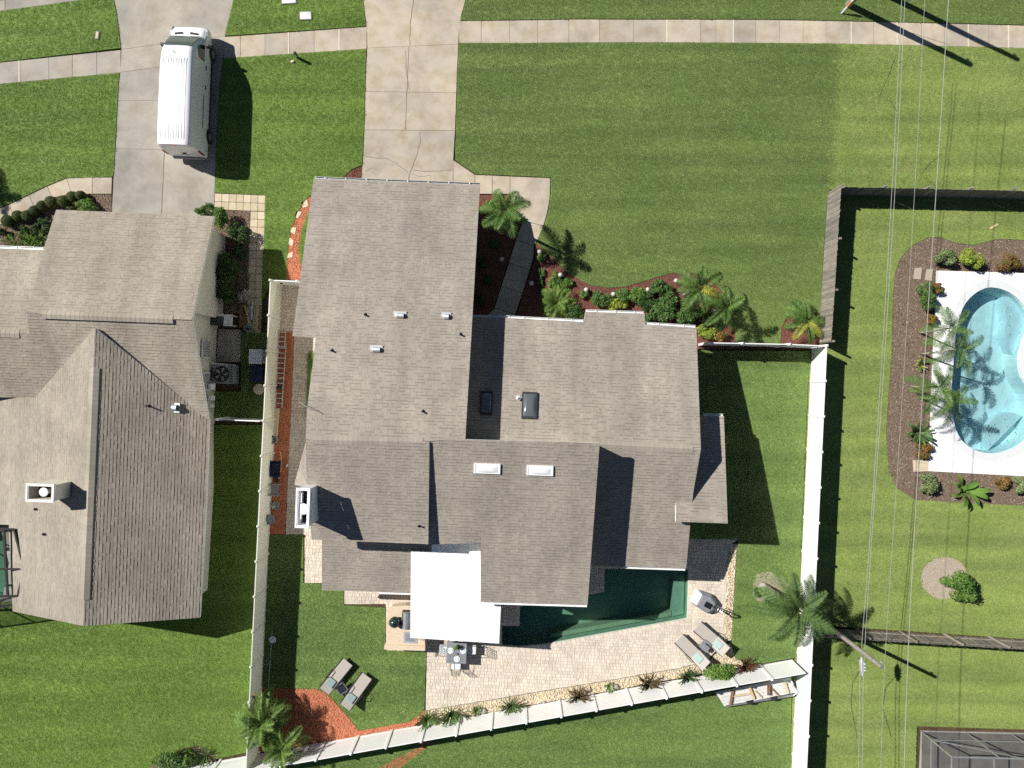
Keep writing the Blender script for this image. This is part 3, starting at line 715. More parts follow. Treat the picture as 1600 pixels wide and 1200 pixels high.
# --- pools
def pool(name, label, px, depth, plaster, wmat, ztop=-.12):
    poly = gpoly(px); n = len(poly); root = thing(name, label, 'x'); del root['category']; struct(root)
    p = poly if area2(poly) > 0 else poly[::-1]
    mb = MB(); lo = inset(p, .12)
    mb.add([(q[0], q[1], .0) for q in p] + [(q[0], q[1], -depth) for q in lo], [(i, n + i, n + (i + 1) % n, (i + 1) % n) for i in range(n)])
    mb.build('pool_shell', plaster, root)
    sheet(lo, -depth).build('pool_floor', plaster, root)
    w = sheet(p, ztop).build('water', wmat, root)
    return root
pm = pool('swimming_pool', 'green swimming pool beside the tan patio', POOL_MAIN, 1.3, 'plaster_green', 'water_green')
MB().prism(gpoly([(1056, 892), (1073, 892), (1071, 963.5), (1053, 967)]), -1.28, -.42).build('step', 'plaster_green', pm)
MB().prism(gpoly([(1052, 967.2), (860, 1002.3), (860, 995.5), (1052, 960.5)]), -1.28, -.5).build('bench', 'plaster_ledge', pm)
# brick coping round the green pool
cop = MB()
pp = gpoly(POOL_MAIN); pp = pp if area2(pp) > 0 else pp[::-1]; oo = inset(pp, -.2)
for i in range(len(pp)):
    j = (i + 1) % len(pp); L = math.hypot(pp[j][0] - pp[i][0], pp[j][1] - pp[i][1]); m = max(1, int(L / .25))
    for k in range(m):
        q = [tuple(a[c] + (b[c] - a[c]) * f for c in (0, 1)) for (a, b, f) in ((pp[i], pp[j], (k + .03) / m), (pp[i], pp[j], (k + .97) / m), (oo[i], oo[j], (k + .97) / m), (oo[i], oo[j], (k + .03) / m))]
        cop.prism(q, -.06, .008)
stuff(cop.build('coping', 'paver_tan', pm))
ps = pool('swimming_pool', 'turquoise kidney shaped pool in the white deck', POOL_SIDE, 1.05, 'plaster_aqua', 'water_aqua', -.08)
cpo = gpoly(POOL_SIDE); cpo = cpo if area2(cpo) > 0 else cpo[::-1]
sheet(inset(cpo, -.40), .062, [cpo], .05).build('coping', 'coping_stone', ps)
shelf = smooth_poly([(1578, 462), (1580, 500), (1577, 520), (1583, 540), (1594, 556), (1600, 520), (1612, 505), (1600, 478)], 3)
MB().prism(gpoly(shelf), -1.04, -.35).build('shelf', 'plaster_shelf', ps)
for cx, cy, r, z in ((1590, 685, 40, -.6),):
    c = G(cx, cy)
    ring = [(c.x + r / PPM * math.cos(a * .2618), c.y + r / PPM * math.sin(a * .2618)) for a in range(24)]
    ring = [q for q in ring if inside(q, cpo)]
    if len(ring) > 3: MB().prism(ring, -1.04, z).build('step', 'plaster_shelf', ps)
for x, y, z in [(1582, 480, -.35), (1585, 494, -.35), (1585, 508, -.35), (1586, 522, -.35), (1582, 656, -.6), (1597, 656, -.6), (1566, 665, -.6), (1586, 668, -.6), (1598, 667, -.6), (1558, 682, -.6), (1573, 680, -.6), (1589, 680, -.6), (1599, 677, -.6), (1559, 696, -.6), (1573, 694, -.6), (1586, 690, -.6), (1597, 695, -.6)]:
    g = G(x, y); MB().lathe([(.035, z), (.03, z + .008), (.01, z + .01)], 8, (g.x, g.y, 0)).build('jet', 'metal_grey', ps)
deck = sheet(gpoly([(1463, 423), (1600, 427), (1720, 431), (1720, 750), (1600, 744), (1450, 736), (1456, 580)]), .055, [inset(cpo, -.39)], .15).build('pool_deck', 'deck_white'); struct(deck, 'white painted deck around the kidney pool')
pn = pool('swimming_pool', 'teal pool under the screen cage behind the neighbour', POOL_CAGE, 1.1, 'plaster_green', 'water_green')
struct(sheet([(-far, -far), (far, -far), (far, far), (-far, far)], -.06, [gpoly([(-90, -60), (1720, -60), (1720, 1260), (-90, 1260)])]).build('lawn', 'lawn_front_ground'), 'grassy land beyond the plots')
# ---------------------------------------------------------------- houses
class Plane:
    """Roof plane z = c + g.(x, y)."""
    def __init__(s, gx, gy, c): s.g = Vector((gx, gy)); s.c = c
    def z(s, x, y): return s.c + s.g.x * x + s.g.y * y
    def hit(s, px, py):
        a = Vector(((px - 800) / PPM, (600 - py) / PPM)); t = (CAM_H - s.c) / (CAM_H + s.g.dot(a))
        return Vector((a.x * t, a.y * t, CAM_H * (1 - t)))
def plane2(p1, h1, p2, h2, axis):
    """Plane rising only along the given horizontal axis, through two photo points of known height."""
    a, b = G(p1[0], p1[1], h1), G(p2[0], p2[1], h2)
    d = axis.dot(b.xy) - axis.dot(a.xy); s = (h2 - h1) / d
    return Plane(axis.x * s, axis.y * s, h1 - s * axis.dot(a.xy))
def plane3(a, b, c):
    n = (b - a).cross(c - a); return Plane(-n.x / n.z, -n.y / n.z, a.z + (n.x * a.x + n.y * a.y) / n.z)
def shingle(pts, pl, mat, parent, org, seed, expo=.15, wid=.25, thick=.012):
    g = pl.g; s = g.length; e = g / s
    ud = Vector((-e.y, e.x, 0)); vd = Vector((e.x, e.y, s)).normalized(); nd = ud.cross(vd)
    if nd.z < 0: nd = -nd
    o = pts[0]; P = [((p - o).dot(ud), (p - o).dot(vd)) for p in pts]
    mb = MB(); mb.a = []; rr = random.Random(seed)
    b = min(p[1] for p in P); bmax = max(p[1] for p in P); amin = min(p[0] for p in P); amax = max(p[0] for p in P)
    def W(a, bb, l): return o + ud * a + vd * bb + nd * (l + .006)
    while b < bmax:
        x = amin - rr.random() * wid
        while x < amax:
            w = wid * rr.choice((.45, .6, .8, 1.0, 1.15)); t = thick * rr.choice((.7, 1.0, 1.6)); b1 = b + expo
            c4 = [(x, b), (x + w, b), (x + w, b1), (x, b1)]
            ins = [inside(c, P) for c in c4]
            if all(ins):
                vs = [W(x, b, t), W(x + w - .004, b, t), W(x + w - .004, b1, .003), W(x, b1, .003), W(x, b, 0), W(x + w - .004, b, 0)]
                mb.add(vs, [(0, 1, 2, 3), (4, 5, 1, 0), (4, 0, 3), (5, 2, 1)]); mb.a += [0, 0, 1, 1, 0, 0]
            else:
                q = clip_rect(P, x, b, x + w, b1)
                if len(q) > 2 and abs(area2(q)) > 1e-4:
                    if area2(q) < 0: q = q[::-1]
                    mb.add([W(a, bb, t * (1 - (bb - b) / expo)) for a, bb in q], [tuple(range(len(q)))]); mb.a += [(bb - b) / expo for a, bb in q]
            x += w
        b += expo
    if ud.cross(vd).z < 0: mb.f = [tuple(reversed(f)) for f in mb.f]
    ob = mb.build('shingles', mat, parent, org); stuff(ob); return ob
def roof(parent, org, pl, px, seed, mat='shingle_taupe', th=.16, wall='wall_cream', ins=.35, trim='white_paint', shing=True, hide=()):
    pts = [pl.hit(*p) for p in px]
    sl = MB().slab(pts, th).build('roof', trim, parent, org)
    if shing: shingle(pts, pl, mat, sl, org, seed)
    if wall:
        poly = inset([(p.x, p.y) for p in pts], ins); n = len(poly); mb = MB()
        mb.add([(q[0], q[1], -.1) for q in poly] + [(q[0], q[1], pl.z(*q) - th - .02) for q in poly], [(i, (i + 1) % n, n + (i + 1) % n, n + i) for i in range(n)] + [tuple(range(n, 2 * n))])
        mb.build('wall', wall, parent, org)
    return pts
def gutter(parent, org, a, b, mat='metal_galv', w=.13, brackets=True):
    """Open trough along an eave from a to b (world points on the roof edge)."""
    a, b = Vector(a), Vector(b); d = (b - a).normalized(); n = Vector((-d.y, d.x, 0))
    if n.xy.dot(VX) < 0 and abs(d.x) > .5 and a.y > -2: n = -n
    if a.y < -2 and abs(d.x) > .5 and n.y > 0: n = -n
    z = Vector((0, 0, 1)); a = a - z * .05; b = b - z * .05
    mb = MB(); o = n * w
    prof = [n * .004, n * .004 - z * .1, o - z * .1, o, o - n * .014, o - n * .014 - z * .086, n * .018 - z * .086, n * .018]
    vs = [a + q for q in prof] + [b + q for q in prof]; m = len(prof)
    mb.add(vs, [(i, (i + 1) % m, m + (i + 1) % m, m + i) for i in range(m)] + [tuple(range(m)), tuple(reversed(range(m, 2 * m)))])
    gt = mb.build('gutter', mat, parent, org)
    if brackets:
        k = max(2, int((b - a).length / .95))
        for i in range(k):
            p = a + (b - a) * ((i + .5) / k); MB().bar(p + n * .002 + z * .004, p + o + z * .004, .035, .012).build('bracket', 'white_paint', gt, org)
    return gt
def ridge_vent(parent, org, pl1, p1, p2, mat, w=.40, h=.03):
    a, b = p1, p2; d = (b - a).normalized(); n = Vector((-d.y, d.x, 0)).normalized(); z = Vector((0, 0, 1)); sag = w / 2 * pl1.g.length
    mb = MB(); L = (b - a).length; k = max(1, int(L / .22))
    for i in range(k):
        q0, q1 = a + d * (L * i / k), a + d * (L * (i + .985) / k)
        vs = []
        for q, l in ((q0, 0), (q1, .006)):
            vs += [q - n * w / 2 - z * (sag + .02), q - n * w / 2 + z * (h - sag + l), q + z * (h + l), q + n * w / 2 + z * (h - sag + l), q + n * w / 2 - z * (sag + .02)]
        mb.add(vs, [(0, 5, 6, 1), (1, 6, 7, 2), (2, 7, 8, 3), (3, 8, 9, 4), (0, 1, 2, 3, 4), (9, 8, 7, 6, 5)])
    mb.a = [.2] * len(mb.v)
    o = mb.build('ridge_vent', mat, parent, org); return o
def pipe_vent(parent, org, pl, px, py, r=.04, h=.22, mat='metal_black'):
    p = pl.hit(px, py); mb = MB(); mb.lathe([(r * 3.2, -.06), (r * 2.4, .01), (r, .03), (r, h), (r * .75, h), (r * .75, h - .08)], 10, p)
    mb.build('vent_pipe', mat, parent, org, smooth=False)
def hood_vent(parent, org, pl, px, py, L=.4, w=.24):
    """Half-round goose-neck hood, open towards the east."""
    p = pl.hit(px, py); mb = MB(); n = 8; u = Vector((UX.x, UX.y, 0)); v = Vector((VX.x, VX.y, 0))
    rings = []
    for s_, k in ((-L / 2, .25), (-L / 2 + .06, .85), (L / 2, 1.0)):
        rings.append([p + u * s_ + v * (w / 2 * math.cos(math.pi * i / n)) + Vector((0, 0, (.05 + .17 * math.sin(math.pi * i / n)) * k)) for i in range(n + 1)])
    vs = [q for r_ in rings for q in r_]; m = n + 1
    mb.add(vs, [(i, i + 1, m + i + 1, m + i) for i in range(n)] + [(m + i, m + i + 1, 2 * m + i + 1, 2 * m + i) for i in range(n)] + [tuple(range(n + 1))])
    hd = mb.build('roof_vent', 'metal_galv', parent, org)
    q = p + u * (L / 2 - .05); MB().add
    mb2 = MB(); mb2.add([q + v * (w / 2 * .92 * math.cos(math.pi * i / n)) + Vector((0, 0, .03 + .16 * math.sin(math.pi * i / n))) for i in range(n + 1)], [tuple(range(n + 1))]); mb2.build('opening', 'metal_black', hd, org)
    mb3 = MB(); mb3.box((p + Vector((0, 0, .01))), (L + .2, w + .18, .03), ROT); mb3.build('flashing', 'metal_galv', hd, org)

# ---- the main house
HB = G(760, 640)
house = thing('house', 'large taupe shingled house with offset gable roofs beside the green pool', 'house', HB)
PAn = plane2((620, 284), 2.6, (600, 690), 6.45, VX); PAs = plane2((600, 690), 6.45, (600, 849), 5.15, VX)
PB = plane2((800, 688), 6.42, (840, 943), 3.75, VX)
PCn = plane2((855, 500), 2.9, (1010, 699), 4.72, VX); PCs = plane2((1010, 699), 4.72, (1000, 887), 2.65, VX)
PE = plane2((570, 923), 2.5, (600, 855), 3.3, VX); PD = plane2((1113, 651), 2.7, (1100, 817), 4.08, VX)
A = roof(house, HB, PAn, [(490, 279), (750, 289), (727, 686), (661, 690), (478, 687), (479.5, 640), (494, 528), (457, 525)], 1)
As = roof(house, HB, PAs, [(478, 687), (671, 690.5), (669, 850), (487, 843), (483, 800), (479, 762)], 2)
B = roof(house, HB, PB, [(671, 685), (727, 686.5), (937, 692), (918, 945), (751, 940), (751, 848), (668, 851)], 3, ins=.12)
Cn = roof(house, HB, PCn, [(715, 495), (798, 497), (912, 503), (915, 487), (1007, 490), (1008, 506.5), (1088, 512), (1095, 702), (716, 686)], 4)
Cs = roof(house, HB, PCs, [(930, 694), (1095, 702), (1083, 770), (1072, 888), (905, 883), (915, 780)], 5)
E = roof(house, HB, PE, [(485, 822), (503, 842), (503, 922), (642, 926), (690, 927), (690, 848), (500, 812)], 6, ins=.3)
D = roof(house, HB, PD, [(1080, 649), (1131, 650.5), (1137, 818), (1056, 815), (1056, 774), (1078, 775)], 7, ins=.3)
# small roof cheek beside the chimney, falling to the west
a, b = PAs.hit(478.5, 689), PAs.hit(480, 763); c = G(460, 757, b.z - .42)
PF = plane3(a, b, c)
f3 = [a, b, c]; sl = MB().slab(f3, .14).build('roof', 'white_paint', house, HB); shingle(f3, PF, 'shingle_taupe', sl, HB, 8)
lo = [Vector((p.x, p.y, -.1)) for p in f3]
MB().add
mb = MB(); mb.add([Vector((p.x, p.y, -.1)) for p in inset([(q.x, q.y) for q in f3], .08) for p in [Vector(p)]] + [Vector((p[0], p[1], PF.z(*p) - .16)) for p in inset([(q.x, q.y) for q in f3], .08)], [(0, 1, 4, 3), (1, 2, 5, 4), (2, 0, 3, 5), (3, 4, 5)]); mb.build('wall', 'wall_cream', house, HB)
# gutters on the street eaves and patio eaves
gutter(house, HB, PAn.hit(491, 279.3), PAn.hit(749.5, 289.3))
for a, b in (((738, 495.8), (797.5, 497)), ((798.5, 497.4), (911.5, 503)), ((915.5, 487.3), (1006.5, 490.3)), ((1008.5, 507), (1087.5, 512))): gutter(house, HB, PCn.hit(*a), PCn.hit(*b), 'white_paint')
gutter(house, HB, PD.hit(1100, 649.6), PD.hit(1130.5, 650.8), 'white_paint', brackets=False)
gutter(house, HB, PB.hit(917.5, 945), PB.hit(752, 940), 'white_paint', brackets=False)
gutter(house, HB, PE.hit(641, 926), PE.hit(592, 924.6), 'white_paint', brackets=False)
gutter(house, HB, PCs.hit(1071.5, 888), PCs.hit(975, 884.6), 'white_paint', brackets=False)
ridge_vent(house, HB, PAn, PAn.hit(489, 687.5), PAn.hit(661, 690.5), 'shingle_taupe')
ridge_vent(house, HB, PCn, PCn.hit(939, 694.6), PCn.hit(1083, 701.4), 'shingle_taupe')
for x, y in ((571, 492), (720, 523), (519, 548), (661, 643)): pipe_vent(house, HB, PAn, x, y)
pipe_vent(house, HB, PAs, 655, 821); pipe_vent(house, HB, PD, 1112, 722, .03, .15, 'metal_galv'); pipe_vent(house, HB, PCn, 811, 623, .07, .2, 'metal_galv')
hood_vent(house, HB, PAn, 625, 493.5); hood_vent(house, HB, PAn, 588, 546.5); hood_vent(house, HB, PAn, 697, 495, .28, .26)
tn = PAn.hit(481, 637); tm = MB(); tm.tube([tn + Vector((-.35, .25, .1)), tn + Vector((.1, .05, .5)), tn + Vector((.75, -.3, .1))], .012, 5); tm.build('antenna', 'metal_alu', house, HB)

def skylight(pl, x0, y0, x1, y1, mat, frame, dome=.12, curb=.12):
    q = [pl.hit(x0, y0), pl.hit(x1, y0 + .036 * (x1 - x0)), pl.hit(x1 - .036 * (y1 - y0), y1 + .036 * (x1 - x0)), pl.hit(x0 - .036 * (y1 - y0), y1)]
    up = Vector((-pl.g.x, -pl.g.y, 1)).normalized(); mb = MB()
    c = sum(q, Vector()) / 4
    inn = [c + (p - c) * .86 for p in q]
    vs = [p - up * .05 for p in q] + [p + up * curb for p in q] + [p + up * curb for p in inn] + [p + up * (curb - .03) for p in inn]
    mb.add(vs, [f for i in range(4) for f in ((i, (i + 1) % 4, 4 + (i + 1) % 4, 4 + i), (4 + i, 4 + (i + 1) % 4, 8 + (i + 1) % 4, 8 + i), (8 + i, 8 + (i + 1) % 4, 12 + (i + 1) % 4, 12 + i))])
    fr = mb.build('skylight', frame, house, HB)
    n = 8; vs = []; fs = []
    for i in range(n + 1):
        for j in range(n + 1):
            u, v = i / n, j / n
            p = inn[0] * (1 - u) * (1 - v) + inn[1] * u * (1 - v) + inn[2] * u * v + inn[3] * (1 - u) * v
            k = (1 - (2 * u - 1) ** 4) * (1 - (2 * v - 1) ** 4)
            vs.append(p + up * (curb - .02 + dome * k))
    for i in range(n):
        for j in range(n): fs.append((i * (n + 1) + j, (i + 1) * (n + 1) + j, (i + 1) * (n + 1) + j + 1, i * (n + 1) + j + 1))
    d = MB(); d.add(vs, fs); d.build('dome', mat, fr, HB, smooth=True)
t = NT('dome_smoke'); t.col((.10, .115, .12)).rough(.16, 0, .6)
skylight(PCn, 816, 613, 840, 654, 'dome_smoke', 'metal_dark')
skylight(PCn, 751, 612, 770, 648, 'dome_smoke', 'metal_dark')
skylight(PB, 740.5, 723, 782, 738, 'roof_white', 'roof_white', .06, .1)
skylight(PB, 823, 726, 864.5, 741, 'roof_white', 'roof_white', .06, .1)

def chimney(parent, org, x0, y0, x1, y1, h, zb, cap, mat, slots=True):
    """Hollow chimney shroud: top outline in photo pixels at height h."""
    t4 = [G(x0, y0, h), G(x1, y0 + .036 * (x1 - x0), h), G(x1 - .036 * (y1 - y0), y1 + .036 * (x1 - x0), h), G(x0 - .036 * (y1 - y0), y1, h)]
    xy = [(p.x, p.y) for p in t4]; xy = xy if area2(xy) > 0 else xy[::-1]
    inn = inset(xy, .07); n = 4; zf = h - .75; mb = MB()
    ring = lambda p, z: [(q[0], q[1], z) for q in p]
    # walls with a narrow louvre slot in the two long sides
    mb.add(ring(xy, zb) + ring(xy, zf) + ring(inn, zf), [f for i in range(4) for f in ((i, (i + 1) % 4, 4 + (i + 1) % 4, 4 + i), (4 + i, 4 + (i + 1) % 4, 8 + (i + 1) % 4, 8 + i))])
    for i in range(4):
        j = (i + 1) % 4; A_, B_ = Vector(xy[i]), Vector(xy[j]); Ai, Bi = Vector(inn[i]), Vector(inn[j]); L = (B_ - A_).length
        def seg(f0, f1, z0, z1):
            q = [A_ + (B_ - A_) * f0, A_ + (B_ - A_) * f1, Ai + (Bi - Ai) * f1, Ai + (Bi - Ai) * f0]
            mb.prism([tuple(p) for p in q], z0, z1)
        if slots and L > 1.0:
            seg(0, 1, zf, h - .5); seg(0, .12, h - .5, h - .36); seg(.40, .60, h - .5, h - .36); seg(.88, 1, h - .5, h - .36); seg(0, 1, h - .36, h)
        else: seg(0, 1, zf, h)
    ch = mb.build('chimney', mat, parent, org)
    ot, it_ = inset(xy, -.05), inset(xy, .03); tr = MB()
    tr.add(ring(ot, h - .1) + ring(ot, h + .02) + ring(it_, h + .02) + ring(it_, h - .1), [f for i in range(4) for j in [(i + 1) % 4] for f in ((i, j, 4 + j, 4 + i), (4 + i, 4 + j, 8 + j, 8 + i), (8 + i, 8 + j, 12 + j, 12 + i), (12 + i, 12 + j, j, i))]); tr.build('trim', 'white_paint', ch, org)
    MB().prism(inn, zf - .02, zf + .01).build('chase_floor', 'metal_black', ch, org)
    fl = G(cap[0], cap[1], h + .02); fm = MB(); fm.lathe([(cap[2] * .55, zf), (cap[2] * .55, h - .12)], 12, (fl.x, fl.y, 0)); fm.build('flue', 'metal_galv', ch, org)
    cm = MB(); cm.lathe([(cap[2] * .3, h - .14), (cap[2], h - .1), (cap[2], h - .07), (cap[2] * .9, h - .062), (.02, h - .05)], 18, (fl.x, fl.y, 0)); cm.build('flue_cap', 'plastic_white', ch, org, smooth=False)
    return ch, xy
ch, cxy = chimney(house, HB, 464.5, 764, 483, 823, 7.15, -.1, (472.5, 796, .25), 'siding_white')
# siding boards of the chimney
for i in range(4):
    pass
# a few windows and doors on the walls (seen only from the side)
def window(parent, org, a, b, z0, z1, n, frame='white_paint'):
    a, b = Vector((a[0], a[1], 0)), Vector((b[0], b[1], 0)); n = Vector((n[0], n[1], 0)).normalized(); fm = MB(); d = (b - a).normalized(); z = Vector((0, 0, 1))
    A4 = [a + z * z0, b + z * z0, b + z * z1, a + z * z1]
    for p, q in zip(A4, A4[1:] + A4[:1]): fm.bar(p + n * .02, q + n * .02, .07, .06, n)
    w = fm.build('window', frame, parent, org)
    g = MB(); g.add([p + n * .012 for p in A4], [(0, 1, 2, 3)]); g.build('pane', 'glass_dark', w, org)
    return w
def wall_windows(parent, org, poly3, ins, edge, spans, z0, z1):
    poly = inset([(p.x, p.y) for p in poly3], ins)
    a, b = Vector(poly[edge]), Vector(poly[(edge + 1) % len(poly)]); d = (b - a); n = Vector((d.y, -d.x))
    for s0, s1 in spans: window(parent, org, a + d * s0, a + d * s1, z0, z1, n)
def edge_of(poly3, ins, direction):
    poly = inset([(p.x, p.y) for p in poly3], ins); best = None
    for i in range(len(poly)):
        a, b = Vector(poly[i]), Vector(poly[(i + 1) % len(poly)]); d = b - a; n = Vector((d.y, -d.x)).normalized()
        k = n.dot(Vector(direction)) * d.length
        if best is None or k > best[0]: best = (k, i)
    return best[1]
wall_windows(house, HB, B, .12, edge_of(B, .12, (0, -1)), [(.1, .45), (.5, .92)], .05, 2.15)
wall_windows(house, HB, Cs, .35, edge_of(Cs, .35, (0, -1)), [(.12, .42), (.55, .85)], .9, 2.1)
wall_windows(house, HB, E, .3, edge_of(E, .3, (0, -1)), [(.2, .45), (.6, .85)], .9, 2.0)
wall_windows(house, HB, Cn, .35, edge_of(Cn, .35, (1, 0)), [(.2, .35), (.55, .7)], .9, 2.1)
wall_windows(house, HB, A, .35, edge_of(A, .35, (0, 1)), [(.12, .88)], .0, 2.1)

# patio roof: flat white insulated panel on posts
PW = plane2((700, 850), 3.45, (710, 998), 2.72, VX)
wpx = [(642, 861), (674, 862), (675, 848), (750.5, 849), (751.5, 938), (783, 941), (780, 1002), (641, 993)]
wpts = [PW.hit(*p) for p in wpx]
WB = G(712, 930); pr = thing('patio_cover', 'flat white patio cover roof between the house and pool', 'patio cover', WB)
MB().slab(wpts, .1).build('roof_panel', 'roof_white', pr, WB)
for p, q in ((wpts[6], wpts[7]),): 
    gm = MB(); gm.bar(p + Vector((0, -.05, -.02)), q + Vector((0, -.05, -.02)), .1, .12); gm.build('gutter', 'siding_white', pr, WB)
for x, y in ((648, 988), (710, 992), (774, 995)):
    p = G(x, y, 2.6); pm_ = MB(); pm_.box((p.x, p.y, 1.28), (.1, .1, 2.6)); pm_.build('post', 'white_paint', pr, WB)

# ---- the neighbouring house
NB = G(150, 640)
nh = thing('house', 'tan shingled neighbouring house with a long south gable wing', 'house', NB)
QN = plane2((250, 335), 2.6, (200, 493), 4.55, VX); QS = plane2((200, 493), 4.55, (300, 655), 2.5, VX)
QE = plane2((140, 760), 4.5, (321, 770), 2.45, UX); QW = plane2((140, 760), 4.5, (15, 860), 2.75, UX)
N1 = roof(nh, NB, QN, [(88, 328), (334.5, 338), (300, 500), (65, 491), (43, 487), (68, 390)], 11, 'shingle_tan', wall='wall_beige', ins=.45)
zr = QS.hit(20, 521).z
QN2 = plane2((20, 388), 2.75, (20, 521), zr, VX)
N1b = roof(nh, NB, QN2, [(-120, 383), (72, 390.5), (54, 470), (46, 522), (-120, 516)], 16, 'shingle_tan', wall='wall_beige', ins=.45)
N2 = roof(nh, NB, QS, [(42, 486), (300, 500), (326, 655), (300, 640), (150, 514), (75, 595), (55, 621), (-120, 619), (-120, 516), (46, 522)], 12, 'shingle_tan', wall=None)
N3 = roof(nh, NB, QE, [(149, 513), (327, 656), (323, 770), (312, 965), (130.5, 978), (139, 760)], 14, 'shingle_tan', wall=None, th=.14)
N4 = roof(nh, NB, QW, [(149, 513), (139, 760), (130.5, 978), (20, 955), (14, 820), (-120, 815), (-120, 622), (55, 621), (76, 596)], 15, 'shingle_tan', wall=None)
# walls: one block under the north roof is built above; here the long wing and its gable wall facing east
def wall_block(parent, org, pts, mat):
    """Closed wall block; pts = (x, y, top) in world metres, counter-clockwise."""
    n = len(pts); mb = MB(); mb.add([(p[0], p[1], -.1) for p in pts] + [(p[0], p[1], p[2]) for p in pts], [(i, (i + 1) % n, n + (i + 1) % n, n + i) for i in range(n)]); return mb.build('wall', mat, parent, org)
def on(pl, px, py, dz, din=(0, 0)):
    p = pl.hit(px, py); return (p.x + din[0], p.y + din[1], pl.z(p.x + din[0], p.y + din[1]) - dz)
# east gable wall of the street block stands out under the overhang; wing wall continues south
e1, e2, e3 = on(QN, 334, 340, .18, (-.85, -.45)), on(QN, 300, 499, .18, (-.75, 0)), on(QS, 326, 654, .18, (-.8, 0))
s1, s2 = on(QE, 323, 770, .16, (-.65, 0)), on(QE, 312, 962, .16, (-.65, .6))
s3, s4 = on(QE, 131, 976, .16, (0, .45)), on(QW, 22, 953, .16, (.3, .4))
w1 = on(QW, 16, 830, .16, (.3, 0))
wall_block(nh, NB, [w1, s4, s3, s2, s1, e3, e2, e1], 'wall_beige')
gutter(nh, NB, QN2.hit(-115, 383.3), QN2.hit(67, 390.2))
ridge_vent(nh, NB, QN, QN.hit(66, 491), QN.hit(270, 498.8), 'shingle_tan')
ridge_vent(nh, NB, QN2, QN2.hit(-115, 516.5), QN2.hit(30, 521.5), 'shingle_tan')
ridge_vent(nh, NB, QE, QE.hit(147.5, 575), QE.hit(132, 937), 'shingle_tan', .44, .06)
chimney(nh, NB, 42.5, 757, 83, 782, 5.45, 3.0, (66, 769.5, .21), 'wall_cream', slots=False)
for x, y in ((57, 795), (70, 834)): pipe_vent(nh, NB, QW, x, y, .05, .16, 'frame_bronze')
pipe_vent(nh, NB, QE, 232, 634, .04, .3, 'frame_bronze'); hood_vent(nh, NB, QE, 273, 637, .3, .3)
# louvred vents, meters and conduits on its east wall
def wall_box(name, px, py, z, w, h, d, mat, parent=nh, org=NB):
    p = G(px, py, z); mb = MB(); mb.box((p.x + d / 2, p.y, z), (d, w, h), ROT); return mb.build(name, mat, parent, org)
for y, z in ((545, 1.5), (596, 1.5)):
    w = wall_box('window', 320.5, y, z, .95, .85, .06, 'siding_white'); p = G(320.5, y, z)
    for k in range(6):
        l = MB(); l.box((p.x + .07, p.y, z - .36 + k * .145), (.05, .85, .03), ROT); l.build('louvre', 'metal_grey', w, NB)
for y, z, w_, h_ in ((604, 1.2, .3, .5), (622, 1.1, .25, .45), (634, 1.3, .14, .3)): wall_box('meter_box', 329, y, z, w_, h_, .14, 'siding_white')
# ---------------------------------------------------------------- fences, poles, wires
def vinyl_fence(label, pts, mat='vinyl_white', h=1.78, first_post=True, last_post=True, group=None, bay=1.83, gate=False, org=None):
    """White vinyl privacy fence along world points; each bay has its panel and rails."""
    o = Vector((*pts[0][:2], 0)); root = thing('fence', label, 'fence', o)
    cs = MB(); cs.lathe([(.085, 0), (.085, .02), (.05, .05), (.005, .07)], 4); capm = cs.mesh('cap', mat)
    done = []
    for a, b in zip(pts, pts[1:]):
        a, b = Vector(a[:2]), Vector(b[:2]); d = (b - a).normalized(); L = (b - a).length; n = max(1, round(L / bay)); s = L / n; ang = math.atan2(d.y, d.x)
        for i in range(n + 1):
            p = a + d * s * i
            if any((p - q).length < .2 for q in done): continue
            done.append(p); 
            if (i == 0 and not first_post and a is not None and (p - Vector(pts[0][:2])).length < .01) or ((p - Vector(pts[-1][:2])).length < .01 and not last_post): continue
            ps = MB().box((p.x, p.y, (h + .06) / 2 - .05), (.127, .127, h + .06 + .1), ang).build('post', mat, root, o)
            place(capm, 'cap', ps, (p.x - o.x, p.y - o.y, h + .055), (0, 0, ang + R(45)))
        for i in range(n):
            p0, p1 = a + d * (s * i + .066), a + d * (s * (i + 1) - .066); m = (p0 + p1) / 2; w = (p1 - p0).length
            MB().box((m.x, m.y, h - .07), (w, .05, .14), ang).build('top_rail', mat, root, o)
            MB().box((m.x, m.y, .09), (w, .05, .14), ang).build('bottom_rail', mat, root, o)
            nn = Vector((-d.y, d.x)); MB().box((m.x, m.y, h / 2), (w, .026, h - .26), ang).build('panel', mat, root, o)
            if gate and i == n - 1:
                c = p0 + d * .12 + nn * -.05; MB().box((c.x, c.y, 1.0), (.12, .05, .06), ang).build('latch', 'metal_black', root, o)
    return root
FZ = 1.83
f_corner = G(1292.5, 540, FZ); f_end = G(1258, 1262, FZ); rear_r = G(1265.5, 1051.5, FZ); rear_l = G(383.5, 1207.5, FZ); left_t = G(422, 437.7, FZ)
vinyl_fence('white vinyl privacy fence running from the board fence corner past the royal palm', [f_corner, f_end])
d_ = (rear_l - rear_r).normalized()
vinyl_fence('slanting white vinyl fence behind the patio and golden gravel', [rear_r + d_ * .13, rear_l], first_post=False, last_post=False)
lend = left_t + (rear_l - left_t) * 1.03
vinyl_fence('white vinyl fence between the neighbour and the ladder side yard', [left_t, Vector((*rear_l.xy, 0))], 'vinyl_shaded')
vinyl_fence('white vinyl fence continuing behind the neighbour lawn', [rear_l + d_ * .1, rear_l + d_ * 6.0], first_post=False)
g0 = left_t + Vector((UX.x, UX.y, 0)) * .12
vinyl_fence('short white gate closing the ladder side yard', [g0, g0 + Vector((UX.x, UX.y, 0)) * 1.25], first_post=False, gate=True)
